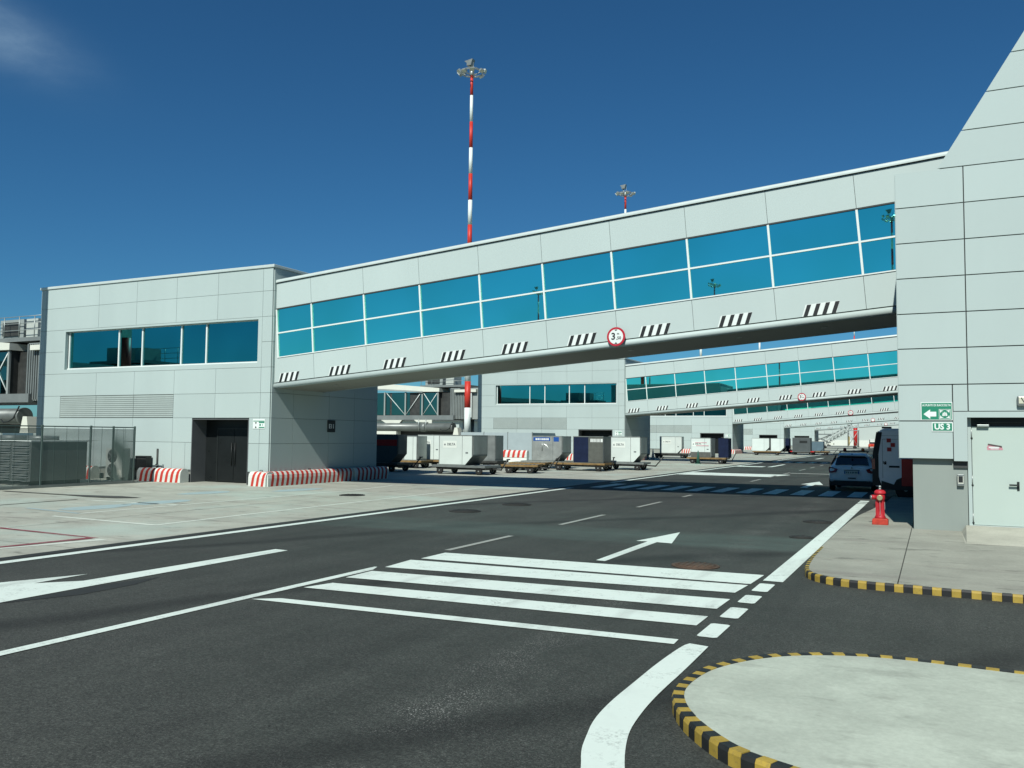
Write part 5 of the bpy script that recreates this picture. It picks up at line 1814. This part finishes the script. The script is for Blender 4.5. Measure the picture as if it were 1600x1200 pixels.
t = thing('passenger_steps', 'grey mobile steps with lattice sides beside the far gate building', 'steps', (-20.0, 190, 0))
m = MB()
for y in (0, 1.6):
    for k in range(8):
        m.cyl((-1.0 + k * 0.7, y, 0.7 + k * 0.42), (-0.3 + k * 0.7, y, 1.12 + k * 0.42), 0.06)
        m.cyl((-1.0 + k * 0.7, y, 0.7 + k * 0.42), (-1.0 + k * 0.7, y, 1.8 + k * 0.42), 0.045)
        m.cyl((-1.0 + k * 0.7, y, 1.8 + k * 0.42), (-0.3 + k * 0.7, y, 2.22 + k * 0.42), 0.05)
        m.cyl((-1.0 + k * 0.7, y, 0.7 + k * 0.42), (-0.3 + k * 0.7, y, 2.22 + k * 0.42), 0.035)
m.build('lattice_rail', 'galv', t)
m = MB()
for k in range(14):
    m.box(-1.0 + k * 0.36, -0.62 + k * 0.36, 0, 1.6, 0.6 + k * 0.22, 0.68 + k * 0.22)
m.build('stair_treads', 'mid_metal', t)
MB().box(3.8, 6.0, -0.1, 1.7, 3.7, 3.85).build('top_platform', 'galv', t)
m = MB()
for x in (3.9, 5.9):
    for y in (0, 1.6):
        m.cyl((x, y, 0.3), (x, y, 5.2), 0.06)
m.cyl((3.9, 0, 0.5), (5.9, 0, 3.6), 0.05)
m.cyl((5.9, 0, 0.5), (3.9, 0, 3.6), 0.05)
m.build('support_frame', 'galv', t)
MB().box(-1.4, 6.0, 0.0, 1.6, 0.35, 0.6).build('chassis', 'mid_metal', t)
wm, hm = wheel_mb(0.33, 0.2)
for x in (-0.7, 5.2):
    for y in (0.05, 1.55):
        wm.build('wheel', 'rubber', t, (x, y, 0.33))

t = thing('lift_loader', 'cream loader vehicle with scissor frame before the far building', 'loader', (-29.5, 232, 0))
MB().box(-1.6, 6.4, 0, 2.4, 0.5, 0.95).build('chassis', 'cream', t)
MB().box(-1.9, 0.1, 0.1, 2.3, 0.5, 2.5).build('cab', 'cream', t, bevel=0.1)
MB().box(-1.7, -0.1, 0.05, 0.1, 1.5, 2.3).build('cab_window', 'car_glass', t)
m = MB()
for y in (0.2, 2.2):
    m.cyl((0.6, y, 0.95), (5.6, y, 3.0), 0.12)
    m.cyl((5.6, y, 0.95), (0.6, y, 3.0), 0.12)
m.build('scissor_frame', 'mid_metal', t)
MB().box(0.2, 6.4, 0, 2.4, 3.0, 3.3).build('lift_platform', 'mid_metal', t)
m = MB()
for x in (0.3, 2.3, 4.3, 6.3):
    m.cyl((x, 0.05, 3.3), (x, 0.05, 4.3), 0.04)
m.cyl((0.3, 0.05, 4.3), (6.3, 0.05, 4.3), 0.04)
m.build('guard_rail', 'galv', t)
for x in (-0.9, 1.6, 5.2):
    for y in (0.05, 2.3):
        w = wm.build('wheel', 'rubber', t, (x, y, 0.33))
t = thing('stabiliser_post', 'yellow post with a lamp left of the red column', 'post', (-19.8, 236, 0))
MB().box(-0.25, 0.25, -0.25, 0.25, 0, 2.6).build('post', 'yellow', t)
MB().lathe([(0.18, 2.6), (0.18, 3.0), (0.1, 3.1)], 10).build('lamp', 'cream', t)
MB().box(-0.6, 0.6, -0.4, 0.4, 0, 0.35).build('base', 'bar_white', t)

t = thing('baggage_tug', 'small orange red tug at the far end of the road', 'tractor', (-13.7, 214, 0))
MB().box(0, 1.5, 0, 2.8, 0.3, 0.95).build('body', 'red', t, bevel=0.06)
MB().box(0.12, 1.38, 1.3, 2.5, 0.95, 1.35).build('seat_box', 'car_dark', t)
m = MB()
for x in (0.15, 1.35):
    for y in (1.2, 2.6):
        m.cyl((x, y, 0.95), (x, y, 1.95), 0.04)
m.build('roof_posts', 'dark_metal', t)
MB().box(0.05, 1.45, 1.1, 2.7, 1.95, 2.05).build('roof', 'ink_white', t)
MB().box(0.15, 0.55, -0.02, 0.0, 0.55, 0.75).box(0.95, 1.35, -0.02, 0.0, 0.55, 0.75).build('rear_lamps', 'orange_lamp', t)
for x in (0.05, 1.45):
    for y in (0.5, 2.3):
        w = wm.build('wheel', 'rubber', t, (x, y, 0.33), math.pi / 2)

t = thing('added_hangar', 'added long low grey building covering the horizon sky beyond the jetways', 'building', (-330, 210, 0))  # added building, hides the greenish sky band at the horizon
MB().box(0, 210, 0, 30, 0, 6.0).build('wall', 'far_wall', t)
MB().box(-1, 211, -1, 31, 6.0, 6.5).build('roof', 'mid_metal', t)
for k in range(8):
    MB().box(8 + k * 26, 26 + k * 26, -0.2, 0.0, 0, 4.6).build('hangar_door', 'blue_grey', t)
